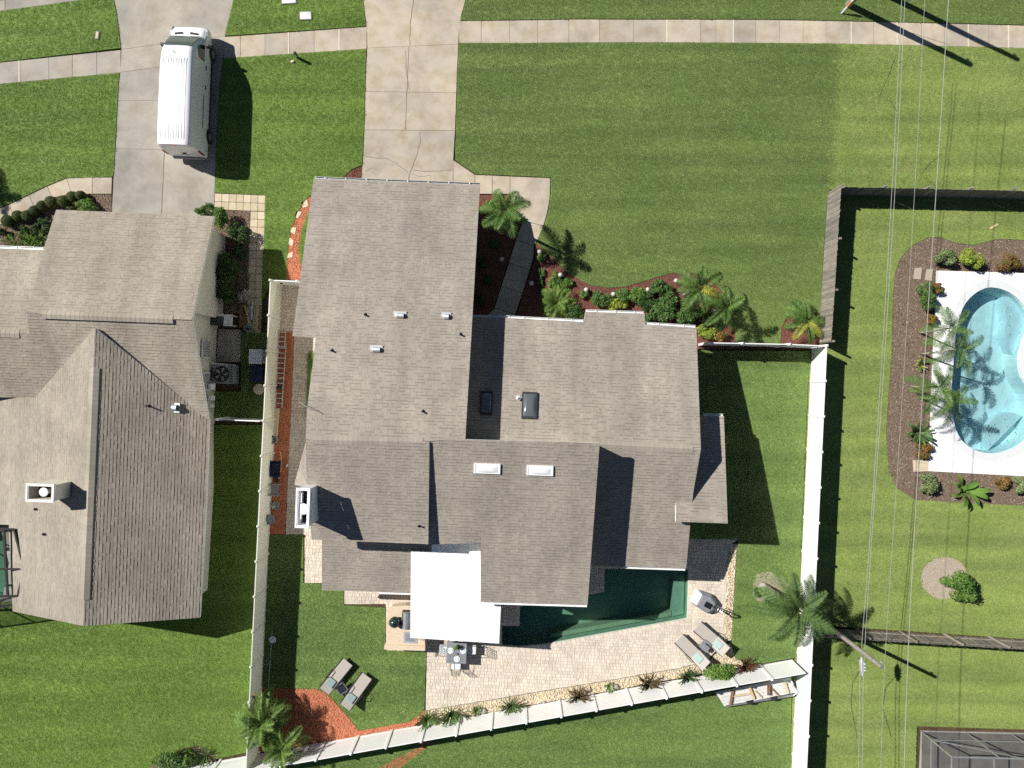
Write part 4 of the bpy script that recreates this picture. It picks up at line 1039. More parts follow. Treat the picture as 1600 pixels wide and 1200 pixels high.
n0 = f_corner - Vector((.13, 0, 0)); 
vinyl_fence('white vinyl fence and gate between the east gable and fence corner', [G(1290, 540.5, FZ), G(1234, 538, FZ), G(1160, 536.5, FZ), G(1108, 535.5, FZ)], first_post=False, gate=True)
vinyl_fence('thin white fence between the neighbour wall and side fence', [G(405.5, 658.5, FZ), G(337, 655.5, FZ)], first_post=False, h=1.7)

def board_fence(label, p0, p1, h, side, vertical=True, posts=True, pw=.14):
    """Weathered board fence; side = +1/-1 chooses the side that carries posts and rails."""
    a, b = Vector(p0[:2]), Vector(p1[:2]); d = (b - a).normalized(); L = (b - a).length; n = Vector((-d.y, d.x)) * side; ang = math.atan2(d.y, d.x); o = Vector((a.x, a.y, 0))
    root = thing('board_fence', label, 'fence', o); k = int(L / pw)
    bm_ = MB(); w = L / k
    bm_.add([(-w / 2 - .008, -.004, 0), (w / 2 + .008, -.004, 0), (w / 2 + .008, .004, 0), (-w / 2 - .008, .004, 0), (-w / 2 - .008, -.004, h - .03), (w / 2 + .008, -.004, h - .03), (w / 2 + .008, .004, h - .03), (-w / 2 - .008, .004, h - .03), (-w / 2 + .03, -.004, h), (w / 2 - .03, -.004, h), (w / 2 - .03, .004, h), (-w / 2 + .03, .004, h)],
            [(0, 1, 5, 4), (2, 3, 7, 6), (1, 2, 6, 5), (3, 0, 4, 7), (4, 5, 9, 8), (6, 7, 11, 10), (5, 6, 10, 9), (7, 4, 8, 11), (8, 9, 10, 11)])
    me = bm_.mesh('picket', 'fence_wood')
    for i in range(k):
        p = a + d * w * (i + .5)
        p = p + n * (.005 if i % 2 else -.005)
        q = place(me, 'picket', root, (p.x - o.x, p.y - o.y, rnd.uniform(-.06, -.03)), (rnd.uniform(-.008, .008), rnd.uniform(-.003, .003), ang))
    for z in (.35, h - .3):
        MB().bar((*(a + n * .035), z), (*(b + n * .035), z), .04, .09).build('rail', 'fence_wood', root, o)
    m = max(2, round(L / 2.4) + 1)
    for i in range(m):
        p = a + (b - a) * i / (m - 1) + n * .10
        MB().box((p.x, p.y, h / 2), (.1, .1, h + .1), ang).build('post', 'fence_wood', root, o)
    return root
wa, wb, wc = G(1316, 291.5, 1.68), G(1298, 533, 1.5), G(1720, 301, 1.55)
board_fence('weathered grey board fence dividing the front lawn from the pool yard', wb, wa, 1.62, -1)
board_fence('weathered board fence across the north side of the pool yard', wa + Vector((.1, .02, 0)), wc, 1.6, 1)
board_fence('low weathered board fence with exposed posts below the pool yard', G(1286, 996, 1.5), G(1720, 1022, 1.5), 1.55, 1)

def pole(label, px, h, r0=.17, r1=.12):
    b = G(*px); root = thing('utility_pole', label, 'utility pole', b)
    m = MB(); m.tube([(0, 0, -.1), (0, 0, h * .5), (0, 0, h)], [r0, (r0 + r1) / 2, r1], 12); m.build('shaft', 'pole_wood', root, smooth=False)
    c = MB(); c.lathe([(r1 * 1.02, 0), (r1 * .9, .03), (.01, .035)], 12, (0, 0, h - .002)); c.build('cap', 'metal_grey', root)
    for z, a in ((h - .35, .5), (h - .8, 2.4)):
        bt = MB(); bt.tube([(0, 0, z), (math.cos(a) * (r0 + .07), math.sin(a) * (r0 + .07), z)], .02, 6); bt.tube([(math.cos(a) * (r0 + .05), math.sin(a) * (r0 + .05), z - .03), (math.cos(a) * (r0 + .05), math.sin(a) * (r0 + .05), z + .08)], .035, 8); bt.build('insulator', 'metal_galv', root)
    return root
p_s = pole('short wooden utility pole behind the royal palm at the fence corner', (1285, 971), 6.1, .115, .095)
pole('wooden utility pole by the long sidewalk with a white marker', (1325, 8), 6.6, .19, .15)
pole('wooden utility pole at the street end of the wires', (1358, -20), 8.0, .17, .13)
# white guy guard leaning beside the pole
gp = G(1314, 22); gg = thing('guy_guard', 'white and orange plastic guy wire guard beside the sidewalk', 'guy guard', gp)
tp = G(1333, 0, .9) - gp
MB().tube([(0, 0, 0), tp * .5, tp], [.04, .05, .05], 8).build('sleeve', 'plastic_white', gg)
MB().tube([tp * .55, tp * .9], .056, 8).build('band', 'orange_paint', gg)
MB().tube([tp, tp * 3.2 + Vector((0, 0, 2.2))], .012, 5).build('guy_wire', 'metal_galv', gg)

def wire(label, pts, r, mat='metal_galv', group=None):
    """pts: photo pixel x, y and height of the wire there."""
    ps = [G(x, y, z) for x, y, z in pts]; out = []
    for i in range(len(ps) - 1):
        for k in range(8):
            t = k / 8; p0, p1, p2, p3 = ps[max(i - 1, 0)], ps[i], ps[i + 1], ps[min(i + 2, len(ps) - 1)]
            out.append(.5 * (2 * p1 + (p2 - p0) * t + (2 * p0 - 5 * p1 + 4 * p2 - p3) * t * t + (3 * p1 - p0 - 3 * p2 + p3) * t ** 3))
    out.append(ps[-1]); o = out[0]
    return tag(MB().tube(out, r, 5).build('power_line', mat, None, o), label, 'wire', group)
wire('silver cable of the close pair, the outer one toward the white fence', [(1412, -60, 6.0), (1409, 0, 5.9), (1398, 220, 5.3), (1378, 560, 4.6), (1358, 860, 4.2), (1344.5, 1040, 3.9), (1342, 1180, 3.9), (1340, 1290, 4.0)], .011, 'wire_grey')
wire('silver cable of the close pair, the inner one toward the pool', [(1418, -60, 6.05), (1414, 0, 5.95), (1403, 220, 5.35), (1382, 560, 4.65), (1361, 860, 4.25), (1350, 1040, 3.95), (1347.5, 1180, 3.95), (1345, 1290, 4.05)], .011, 'wire_grey')
wire('thin single wire touching the top of the short pole', [(1449, -60, 7.0), (1445, 0, 6.9), (1432, 250, 6.5), (1408, 650, 6.2), (1382, 1046, 6.12), (1374, 1290, 6.2)], .008, 'wire_grey')
wire('thick pale power cable nearest the kidney pool', [(1486, -60, 7.8), (1482, 0, 7.7), (1466, 250, 7.1), (1440, 640, 6.6), (1420, 1000, 6.5), (1410, 1290, 6.7)], .014, 'wire_grey')
sc = G(1346.5, 1040, 3.85); se = thing('splice_case', 'small grey cable splice case hanging on the paired wires', 'splice case', sc)
MB().tube([(-.02, .45, .03), (0, .2, -.02), (.02, -.25, -.02), (.02, -.5, .03)], [.03, .11, .11, .03], 10).build('case', 'metal_galv', se)
for dy in (-.05, .12, -.2): MB().box((.09, dy, .06), (.07, .06, .1)).build('terminal', 'plastic_white', se)
MB().tube([(-.1, -.3, -.05), (-.28, -1.0, -.35), (-.25, -2.2, -.55), (-.12, -3.6, -.2)], .012, 5).build('drip_loop', 'metal_black', se)
# cable slack loop near the street end
sl = G(1400, 130, 5.5); tag(MB().tube([sl + Vector((-.05, 1.2, .05)), sl + Vector((-.1, .5, -.5)), sl + Vector((-.35, -.3, -.8)), sl + Vector((.0, -.7, -.4)), sl + Vector((.05, -1.3, .0))], .011, 5).build('cable_loop', 'metal_black'), 'slack cable loop hanging below the paired wires near the street', 'cable')

# ---------------------------------------------------------------- screen cages
def cage(label, bpts, h, panels, roof_z=0.0, n_posts=3, open_from=None, mat='metal_alu'):
    """Pool screen cage: aluminium frame members and dark mesh panels; bpts are base corners (world)."""
    o = Vector((*bpts[0][:2], 0)); root = thing('pool_cage', label, 'screen enclosure', o); m = len(bpts)
    for i in range(m):
        a, b = Vector(bpts[i][:2]), Vector(bpts[(i + 1) % m][:2]); k = panels[i]
        for j in range(k):
            p = a + (b - a) * j / k; MB().box((p.x, p.y, h / 2), (.055, .055, h)).build('post', mat, root, o)
            q = a + (b - a) * (j + 1) / k
            s_ = MB(); s_.add([(p.x, p.y, .02), (q.x, q.y, .02), (q.x, q.y, h), (p.x, p.y, h)], [(0, 1, 2, 3)]); s_.build('screen', 'screen_mesh', root, o)
        for z in (.9, h): MB().bar((*a, z), (*b, z), .05, .06).build('rail', mat, root, o)
    return root, o
cg, co = cage('dark screened pool cage at the corner of the far yard', [G(1440, 1143), G(1720, 1150), G(1720, 1280), G(1438, 1280)], 2.6, [4, 2, 4, 2])
c4 = [Vector((*G(x, y).xy, 2.6)) for x, y in ((1440, 1143), (1720, 1150), (1720, 1280), (1438, 1280))]
rm = MB(); rm.add([c4[0] + Vector((0, 0, -.01)), c4[1] + Vector((0, 0, -.01)), c4[2] + Vector((0, 0, -.01)), c4[3] + Vector((0, 0, -.01))], [(0, 3, 2, 1)]); rm.build('roof_screen', 'screen_mesh', cg, co)
for f in (.22, .45, .68): MB().bar(c4[0] * (1 - f) + c4[1] * f, c4[3] * (1 - f) + c4[2] * f, .05, .06).build('rafter', 'metal_alu', cg, co)
for f in (.33, .66): MB().bar(c4[0] * (1 - f) + c4[3] * f, c4[1] * (1 - f) + c4[2] * f, .05, .06).build('purlin', 'metal_alu', cg, co)
MB().bar(Vector((*G(1440, 1143).xy, .9)), Vector((*G(1545, 1146).xy, 2.55)), .04, .04).build('brace', 'metal_alu', cg, co)
b4 = [G(-120, 806), G(17, 822, 2.6), G(33, 888, 2.6), G(20, 955, 2.6), G(42, 990), G(42, 965), G(8, 994), G(-120, 996)]
bz = [Vector((p.x, p.y, 0)) for p in (G(-120, 826), G(24, 826, 2.9), G(40, 888, 2.9), G(30, 930, 2.9), G(26, 944, 2.5), G(-120, 948))]
lc, lo_ = cage('bronze framed pool cage behind the neighbour house', bz, 2.7, [3, 1, 1, 1, 4, 2], mat='frame_bronze')
zz = Vector((0, 0, 3.0))
apex = [bz[1] + zz, bz[2] + zz, bz[3] + zz]
for p in apex: MB().bar(p, Vector((G(-120, 880).x, p.y, 3.5)), .08, .08).build('rafter', 'frame_bronze', lc, lo_)
for p, q in zip(apex, apex[1:]): MB().bar(p, q, .08, .08).build('rafter', 'frame_bronze', lc, lo_)
MB().bar(apex[0] + Vector((-.5, 0, 0)), apex[2] + Vector((-.5, 0, 0)), .1, .08).build('purlin', 'frame_bronze', lc, lo_)

# ---------------------------------------------------------------- white cargo van
vf, vr = G(312, 42, .8), G(300, 247, .5)
va = ROT
VB = Vector((G(281, 220, 0).x, 0, 0))
VL = 6.75
rear_c = Vector((G(302, 0).x, G(0, 246, .45).y, 0))
van = thing('van', 'white high roof cargo van parked on the grey driveway', 'van', rear_c, ROT)
def ring(y, hw, zt, ht, zb=.32, crown=.03):
    half = [(hw * .90, zb), (hw * .985, zb + .16), (hw, zb + .45), (hw, 1.05), (hw * .985 if zt > 1.5 else hw * .97, min(1.45, zt - .16)), (ht + (hw - ht) * .35, max(zt - .45, min(1.5, zt - .12))), (ht, zt - .16), (ht - .07, zt - .05), (ht - .2, zt - .005), (ht * .5, zt + crown * .7)]
    pts = [(x, y, z) for x, z in half] + [(0, y, zt + crown)] + [(-x, y, z) for x, z in reversed(half)]
    return pts
secs = [(.02, .93, 2.55, .76), (.06, .99, 2.66, .80), (.25, 1.0, 2.70, .83), (1.2, 1.0, 2.72, .84), (2.6, 1.0, 2.72, .84), (4.0, 1.0, 2.72, .83), (4.7, 1.0, 2.68, .81), (5.05, .995, 2.58, .78), (5.3, .99, 2.36, .78), (5.65, .985, 1.92, .80), (5.98, .98, 1.42, .90), (6.2, .975, 1.28, .90), (6.45, .96, 1.17, .90), (6.62, .93, 1.04, .86), (6.72, .87, .86, .78)]
vm = MB(); m = None
for s_ in secs:
    r_ = ring(*s_); m = len(r_); vm.v += r_
for i in range(len(secs) - 1):
    for k in range(m - 1): vm.f.append((i * m + k, i * m + k + 1, (i + 1) * m + k + 1, (i + 1) * m + k))
    vm.f.append((i * m + m - 1, i * m, (i + 1) * m, (i + 1) * m + m - 1))
vm.f.append(tuple(range(m))); vm.f.append(tuple(reversed(range((len(secs) - 1) * m, len(secs) * m))))
vm.f = [tuple(reversed(f)) for f in vm.f]
body = vm.build('body', 'van_white', van, smooth=True)
es = body.modifiers.new('split', 'EDGE_SPLIT'); es.split_angle = R(38)
def lerp_sec(y):
    for a, b in zip(secs, secs[1:]):
        if a[0] <= y <= b[0]:
            t = (y - a[0]) / (b[0] - a[0]); return [a[i] + (b[i] - a[i]) * t for i in range(4)]
# roof ribs
for x in (-.62, -.49, -.36, -.23, -.1, .03, .16, .29, .42, .55):
    for y0, y1 in ((.35, 2.3), (2.45, 4.45)):
        z = 2.75 - .055 * max(0, abs(x) - .3)
        MB().box((x, (y0 + y1) / 2, z), (.05, y1 - y0, .007), 0, .8).build('roof_rib', 'van_white', van)
ws = MB(); q = []
for y, k in ((5.12, .035), (5.38, .03), (5.7, .03), (6.02, .03)):
    a = lerp_sec(y)
    for x in (-1, -.5, 0, .5, 1): q.append((x * (a[3] - .06 if y > 5.2 else a[3] - .1), y + .012, a[2] + (.045 if abs(x) < .9 else .03)))
ws.add(q, [(r_ * 5 + c, r_ * 5 + c + 1, (r_ + 1) * 5 + c + 1, (r_ + 1) * 5 + c) for r_ in range(3) for c in range(4)])
wsh = ws.build('windshield', 'van_glass', van, smooth=True)
for x in (-.35, .3): MB().bar((x, 6.0, 1.46), (x + .5 if x < 0 else x + .45, 5.85, 1.69), .02, .015).build('wiper', 'rubber', wsh)
for x in (-.42, .38): MB().box((x, 6.2, 1.335), (.42, .1, .03), .12 if x < 0 else -.12).build('cowl_vent', 'rubber', van)
for sx in (-1, 1):
    dw_ = MB(); dw_.add([(sx * 1.006, 4.72, 1.42), (sx * 1.004, 5.62, 1.38), (sx * .93, 5.40, 1.98), (sx * .915, 4.78, 2.02)], [(0, 1, 2, 3) if sx > 0 else (3, 2, 1, 0)]); dw_.build('side_window', 'glass_dark', van)
    mr = MB(); mr.box((sx * 1.16, 5.52, 1.45), (.2, .14, .34)); mr.bar((sx * .98, 5.52, 1.4), (sx * 1.12, 5.52, 1.4), .06, .06); mr.build('mirror', 'metal_black', van, bevel=.02)
    for y in (1.15, 5.55):
        w = MB(); w.tube([(sx * .80, y, .35), (sx * 1.005, y, .35)], [.35, .35], 20); w.tube([(sx * .995, y, .35), (sx * 1.012, y, .35)], [.35, .30], 20); wl = w.build('wheel', 'rubber', van)
        rm_ = MB(); rm_.lathe([(.2, 0), (.2, .02), (.06, .035)], 14); 
        rm_.v = [(sx * (1.008 + p[2]), y + p[0], .35 + p[1]) for p in rm_.v]; rm_.build('rim', 'metal_grey', wl)
        ar = MB(); n = 12
        ar.tube([(sx * 1.004, y + .42 * math.cos(math.pi * k / n), .35 + .42 * math.sin(math.pi * k / n)) for k in range(n + 1)], .03, 5); ar.build('wheel_arch', 'rubber', van)
    MB().bar((sx * 1.012, 1.6, .48), (sx * 1.012, 5.05, .48), .03, .1).build('side_moulding', 'rubber', van)
    MB().bar((sx * 1.004, 1.35, 1.32), (sx * 1.004, 3.05, 1.32), .02, .05).build('door_track', 'plastic_dark', van)
    for y in (3.3, 4.65): MB().bar((sx * 1.003, y, .6), (sx * .9, y, 2.3), .012, .012).build('door_seam', 'plastic_grey', van)
    for y in (3.45, 4.5): MB().box((sx * 1.015, y, 1.15), (.03, .22, .06)).build('door_handle', 'metal_black', van)
    MB().box((sx * .93, .03, 1.2), (.12, .06, .75)).build('tail_light', 'tail_red', van, bevel=.015)
    hl = MB(); hl.box((sx * .74, 6.585, .86), (.30, .2, .2), sx * -.3); hl.build('headlight', 'lamp_clear', van, bevel=.03)
MB().box((0, .0, .42), (1.75, .14, .2)).build('bumper', 'plastic_grey', van, bevel=.03)
MB().box((0, 6.62, .5), (1.3, .3, .3)).build('bumper', 'plastic_grey', van, bevel=.05)
MB().bar((0, .012, .55), (0, .03, 2.5), .012, .012).build('door_seam', 'plastic_grey', van)
MB().box((0, .0, .85), (.5, .03, .13)).build('number_plate', 'plastic_white', van)
MB().box((.05, .0, 1.15), (.2, .05, .05)).build('door_handle', 'metal_black', van)
MB().box((0, .05, 2.63), (.3, .05, .05)).build('brake_light', 'tail_red', van)
MB().tube([(-.1, 4.75, 2.68), (-.1, 4.72, 2.83)], .02, 6).build('roof_antenna', 'rubber', van)
# the cargo body is a medium roof: bring everything above the waist down to it
for ch_ in [van] + list(van.children_recursive):
    if ch_.type == 'MESH':
        for v_ in ch_.data.vertices:
            if v_.co.z > 1.0: v_.co.z = 1.0 + (v_.co.z - 1.0) * .80
# ---------------------------------------------------------------- plants
def frond_mesh(name, L, e0, e1, nl, ll, w, mat, seed, vee=.5):
    """Feather palm frond along +X: arching midrib with paired leaflets."""
    rr = random.Random(seed); mb = MB(); n = 12; pts = []; p = Vector((0, 0, 0)); side = rr.uniform(-.12, .12)
    for i in range(n + 1):
        t = i / n; e = e0 + (e1 - e0) * t ** 1.15; pts.append(p.copy())
        p = p + Vector((math.cos(e), side * t, math.sin(e))) * (L / n)
    mb.tube(pts, [max(.004, w * 1.4 * (1 - .85 * i / n)) for i in range(n + 1)], 4, False)
    for j in range(nl):
        t = .12 + .88 * j / (nl - 1); f = t * n; i = min(int(f), n - 1); q = pts[i].lerp(pts[i + 1], f - i)
        d = (pts[i + 1] - pts[i]).normalized(); sd = d.cross(Vector((0, 0, 1))).normalized(); up = sd.cross(d)
        l = ll * (math.sin(math.pi * (.16 + .80 * t)) ** .7) * rr.uniform(.8, 1.1)
        for s in (-1, 1):
            fw = .35 + .75 * t + rr.uniform(-.12, .12)
            v = (sd * s + d * fw + up * (vee * (1 - t) + rr.uniform(-.15, .15))).normalized()
            m = q + v * l * .5 + Vector((0, 0, .02)); e = q + v * l - Vector((0, 0, l * rr.uniform(.15, .45)))
            wd = d * w * rr.uniform(.8, 1.2) * 1.6
            mb.add([q - wd * .4, q + wd * .4, m + wd * .55, m - wd * .55, e], [(0, 1, 2, 3), (3, 2, 4)])
    return mb.mesh(name, mat)
FR = {}
def fronds(key, mat, L=1.6, ll=.42, nl=30, w=.022, tilt=(1.15, .6, .15), seed=0):
    """Three ages of frond for one kind of palm: young upright, middle, old drooping."""
    if key not in FR:
        FR[key] = [frond_mesh('frond_' + key, L * (.8, 1, 1)[i], e, e - (1.1, 1.35, 1.2)[i], nl, ll, w, mat, seed + i * 3 + k) for k in range(2) for i, e in enumerate(tilt)]
    return FR[key]
def palm(name, label, px, h, kind, n, sc=1.0, lean=(0, 0), r=.09, trunk='bark_pale', group=None, cat='palm tree', seed=0, extra=()):
    """px: photo pixel of the trunk foot. Fronds are parts of their own."""
    rr = random.Random(seed * 31 + int(px[0])); b = G(*px); root = thing(name, label, cat, b, 0, group)
    top = Vector((lean[0], lean[1], h))
    if h > .25:
        pts = [Vector((lean[0] * t * t, lean[1] * t * t, h * t - (.06 if t == 0 else 0))) for t in (0, .15, .35, .6, .8, 1)]
        tm = MB(); tm.tube(pts, [r * k for k in (1.5, 1.15, 1.0, .9, .85, .7)], 10); tm.build('trunk', trunk, root, smooth=True)
        cs = MB(); cs.tube([top - Vector((0, 0, .02)), top + Vector((0, 0, .35 * sc))], [r * .75, r * .3], 8); cs.build('crownshaft', 'leaf_mid', root, smooth=True)
    ms = FR[kind]; base = rr.uniform(0, 6.28)
    for i in range(n):
        age = i / max(1, n - 1); g = 0 if age < .25 else (1 if age < .7 else 2); me = ms[g + 3 * rr.randint(0, 1)]
        if i < len(extra): me = FR[extra[i]][1]
        a = base + i * 2.39996 + rr.uniform(-.2, .2)
        place(me, 'frond', root, top + Vector((0, 0, .3 * sc * (1 - age) if h > .25 else .05)), (rr.uniform(-.2, .2), rr.uniform(-.18, .18), a), sc * rr.uniform(.85, 1.1))
    return root
fronds('areca', 'palm_bright', 1.15, .42, 38, .014, (1.2, .75, .35), 1)
fronds('adonidia', 'palm_leaf', 1.4, .44, 46, .017, (1.05, .5, .05), 11)
fronds('yellow', 'palm_yellow', 1.35, .40, 38, .017, (1.0, .6, .3), 21)
fronds('royal', 'palm_royal', 1.95, .44, 64, .014, (.9, .35, -.05), 31)
fronds('date', 'palm_bright', 1.2, .34, 44, .013, (1.1, .6, .15), 41)
fronds('pool', 'palm_leaf', 1.75, .42, 52, .014, (1.0, .45, .05), 51)
palm('palm_tree', 'dark green palm standing alone beside the curved front walkway', (791, 353), 2.9, 'adonidia', 12, 1.0, seed=1)
palm('palm_tree', 'front bed palm with a yellow frond over red mulch', (1068, 461), 1.9, 'adonidia', 12, 1.02, (.3, .1), .07, seed=2, extra=('adonidia', 'yellow'))
palm('palm_tree', 'palm at the end of the front shrub bed, leaning over the lawn', (1105, 488), 1.9, 'adonidia', 10, .95, (.35, -.05), .07, seed=3)
palm('palm_bush', 'low round fluffy palm beside the shaded front walkway', (869, 475), .1, 'areca', 20, .95, cat='palm', seed=4)
palm('palm_tree', 'feathery palm with a yellow flower frond in the fence corner', (1253, 506), .5, 'adonidia', 11, .95, (0, .1), .08, seed=5, extra=('adonidia', 'yellow', 'adonidia', 'yellow'))
palm('palm_tree', 'tall royal palm leaning over the white fence from a sandy ring', (1198, 918), 3.6, 'royal', 20, 1.12, (.15, .0), .15, 'bark', seed=6)
palm('palm_bush', 'bushy palm in a red pot in the corner of white fences', (425, 1106), 1.2, 'date', 34, 1.3, (0, 0), .12, 'bark', cat='palm', seed=7)
palm('palm_bush', 'smaller spreading palm beside the red pot overlapping the fence', (455, 1147), 1.3, 'date', 18, 1.15, (0, 0), .08, 'bark', cat='palm', seed=8)
palm('palm_tree', 'palm whose shadow falls on the lawn at the street corner', (-95, 262), 2.9, 'adonidia', 12, 1.0, seed=9)
for i, (x, y, h, n, sc_, ln, lb) in enumerate(((1437, 520, 2.2, 8, .85, (.12, .05), 'slender leaning palm whose fronds hang over the upper pool edge'), (1440, 553, 2.3, 8, .85, (.45, .12), 'slender palm leaning farthest over the blue water'), (1424, 604, 2.2, 9, .9, (.1, .0), 'feathery palm in the mulch beside the middle of the deck'), (1438, 622, 2.0, 9, .85, (.25, -.05), 'feathery palm with pale trunk beside the deck near the dark rosette'))):
    palm('palm_tree', lb, (x, y), h, 'pool', n, sc_, ln, .045, 'bark_pale', 'palms beside the kidney pool', seed=20 + i)
pt = G(421, 1128); pot = thing('plant_pot', 'round red pot under the bushy corner palm', 'pot', pt); MB().lathe([(.34, -.02), (.42, .42), (.45, .45), (.40, .45), (.36, .38)], 18).build('bowl', 'pot_terracotta', pot)

def foliage(rx, ry, rz, n, size, seed, shape=2.2, spread=.3, amp=.32):
    """Leaf-sized faces through the outer part of an uneven crown."""
    rr = random.Random(seed); mb = MB()
    if amp <= .1: mb.ball((0, 0, rz * .5), (rx * .86, ry * .86, rz * .44), 14, 8)
    if amp > .1:
        # an uneven bush: leaves sit on several overlapping clumps of different size
        K = max(5, int(5 + (rx + ry) * 6)); cl = []
        for j in range(K):
            a, d_, r_ = rr.uniform(0, 6.283), math.sqrt(rr.random()) * .72, rr.uniform(.26, .48)
            cl.append((Vector((math.cos(a) * d_ * rx, math.sin(a) * d_ * ry, rz * (.75 - .5 * d_ * d_) * rr.uniform(.7, 1.1))), r_))
        for i in range(n):
            c, r_ = rr.choice(cl); th = rr.uniform(0, 6.283); u = rr.uniform(-.5, 1); s = math.sqrt(max(0, 1 - u * u)); d = Vector((s * math.cos(th), s * math.sin(th), u))
            k = r_ * (1 - spread * rr.random()) * (1.25 if rr.random() < .07 else 1)
            p = c + Vector((d.x * rx * k, d.y * ry * k, d.z * rz * k)); p.z = max(p.z, rr.uniform(.02, .1))
            nrm = (d + Vector((rr.uniform(-.8, .8), rr.uniform(-.8, .8), rr.uniform(-.2, 1)))).normalized()
            a = nrm.cross(Vector((rr.uniform(-1, 1), rr.uniform(-1, 1), rr.uniform(-1, 1)))).normalized(); b = nrm.cross(a); l = size * rr.uniform(.7, 1.5)
            mb.add([p - a * l * .5, p + b * l * .25 + nrm * l * .06, p + a * l * .5 - nrm * l * .1, p - b * l * .25 + nrm * l * .06], [(0, 1, 2, 3)])
        return mb
    for i in range(n):
        th = rr.uniform(0, 6.283); u = rr.uniform(-.25, 1); s = math.sqrt(max(0, 1 - u * u))
        d = Vector((s * math.cos(th), s * math.sin(th), u))
        k = (1 - spread * rr.random() ** 1.6) * (1 + amp * noise.noise(d * shape + Vector((seed * 3.1, seed * .7, 0))) + .5 * amp * noise.noise(d * 5 + Vector((seed, 0, 5))))
        p = Vector((d.x * rx * k, d.y * ry * k, rz * (.42 + .58 * d.z * k)))
        if p.z < .02: p.z = rr.uniform(.02, .1)
        nrm = (d + Vector((rr.uniform(-.7, .7), rr.uniform(-.7, .7), rr.uniform(-.2, .9)))).normalized()
        a = nrm.cross(Vector((rr.uniform(-1, 1), rr.uniform(-1, 1), rr.uniform(-1, 1)))).normalized(); b = nrm.cross(a); l = size * rr.uniform(.7, 1.35)
        mb.add([p - a * l * .5, p + b * l * .24 + nrm * l * .06, p + a * l * .5 - nrm * l * .08, p - b * l * .24 + nrm * l * .06], [(0, 1, 2, 3)])
    return mb
def shrub(label, px, rx, ry, h, mat, name='shrub', size=.09, n=None, group=None, cat='shrub', seed=None, shape=2.2, spread=.3, amp=.34):
    """px and radii in photo pixels of the crown's middle; h in metres."""
    seed = int(px[0] * 3 + px[1]) if seed is None else seed
    b = G(px[0], px[1], h * .55); b.z = 0; X, Y = rx / PPM, ry / PPM; root = thing(name, label, cat, b, 0, group)
    n = n or int(620 * (X * Y + (X + Y) * h * .45) / (size * size * 26) * .9) + 180; n = min(n, 3200)
    foliage(X, Y, h, n, size, seed, shape, spread, amp).build('foliage', mat, root)
    st = MB(); rr = random.Random(seed)
    for i in range(5):
        a = i * 1.26 + rr.random(); st.tube([(0, 0, -.03), (X * .3 * math.cos(a), Y * .3 * math.sin(a), h * .35), (X * .6 * math.cos(a), Y * .6 * math.sin(a), h * .6)], [.022, .015, .006], 5)
    st.build('stem', 'bark', root)
    return root
def rosette(label, px, r, h, n, mat, name='strap_leaf_plant', wid=.06, group=None, cat='plant', seed=None, droop=.5):
    """Tuft of strap leaves arching out of one foot."""
    seed = int(px[0] * 5 + px[1]) if seed is None else seed; rr = random.Random(seed)
    b = G(px[0], px[1], h * .5); b.z = 0; root = thing(name, label, cat, b, 0, group); mb = MB(); Rm = r / PPM
    for i in range(n):
        a = rr.uniform(0, 6.283); reach = Rm * rr.uniform(.45, 1.1); top = h * rr.uniform(.6, 1.1); u = Vector((math.cos(a), math.sin(a), 0)); v = Vector((-u.y, u.x, 0)) * wid * rr.uniform(.7, 1.2)
        o = u * rr.uniform(0, .08) + v * rr.uniform(-1, 1); z = Vector((0, 0, 1))
        p = [o, o + u * reach * .35 + z * top * .62, o + u * reach * .75 + z * top * .95, o + u * reach + z * top * (1 - droop * rr.uniform(.3, 1))]
        mb.add([p[0] - v * .3, p[0] + v * .3, p[1] - v * .5, p[1] + v * .5, p[2] - v * .42, p[2] + v * .42, p[3]], [(0, 1, 3, 2), (2, 3, 5, 4), (4, 5, 6)])
    mb.build('foliage', mat, root)
    MB().tube([(0, 0, -.03), (0, 0, h * .25)], [.05, .03], 6).build('stem', 'bark', root)
    return root
# clipped balls beside the neighbour walkway
for i, (x, y, r) in enumerate(((11, 345, 9.5), (27.5, 337, 8.5), (42, 337, 8.5), (54, 329, 8), (66, 321, 8), (79, 315.5, 9.5), (98.5, 314, 9), (112.5, 307, 8.5), (125.5, 305, 7.5))):
    shrub(('last', 'eighth', 'seventh', 'sixth', 'fifth', 'fourth', 'third', 'second', 'first')[i] + ' clipped ball shrub in the walkway row, counting from the driveway', (x, y), r, r, .62, 'leaf_olive', 'ball_shrub', .038, 2600, 'clipped ball shrubs along the walkway', shape=.8, spread=.12, amp=.06)
shrub('bright green mound at the corner of the neighbour garage', (137, 321), 21, 12, .6, 'leaf_bright', size=.07)
shrub('tiny grey green plant at the neighbour eave corner', (110, 325), 5, 5, .3, 'leaf_varieg', size=.05)
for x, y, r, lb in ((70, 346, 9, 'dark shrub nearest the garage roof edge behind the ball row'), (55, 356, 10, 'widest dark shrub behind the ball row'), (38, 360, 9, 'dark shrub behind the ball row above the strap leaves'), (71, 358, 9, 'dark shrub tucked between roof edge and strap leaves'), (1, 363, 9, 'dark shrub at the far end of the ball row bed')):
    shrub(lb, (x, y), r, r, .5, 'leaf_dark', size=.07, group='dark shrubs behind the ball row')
for x, y, lb in ((39, 373, 'light green strap leaf clump in the middle of the gutter bed'), (64, 373, 'light green strap leaf clump against the garage roof corner'), (17, 381, 'light green strap leaf clump farthest from the garage roof'), (50, 380, 'light green strap leaf clump touching the neighbour gutter')):
    rosette(lb, (x, y), 15, .5, 34, 'leaf_bright', wid=.055, group='strap leaf clumps below the gutter')
shrub('bright shrub at the garage corner beside cream pavers', (321, 328), 17, 11, .8, 'leaf_mid', size=.08)
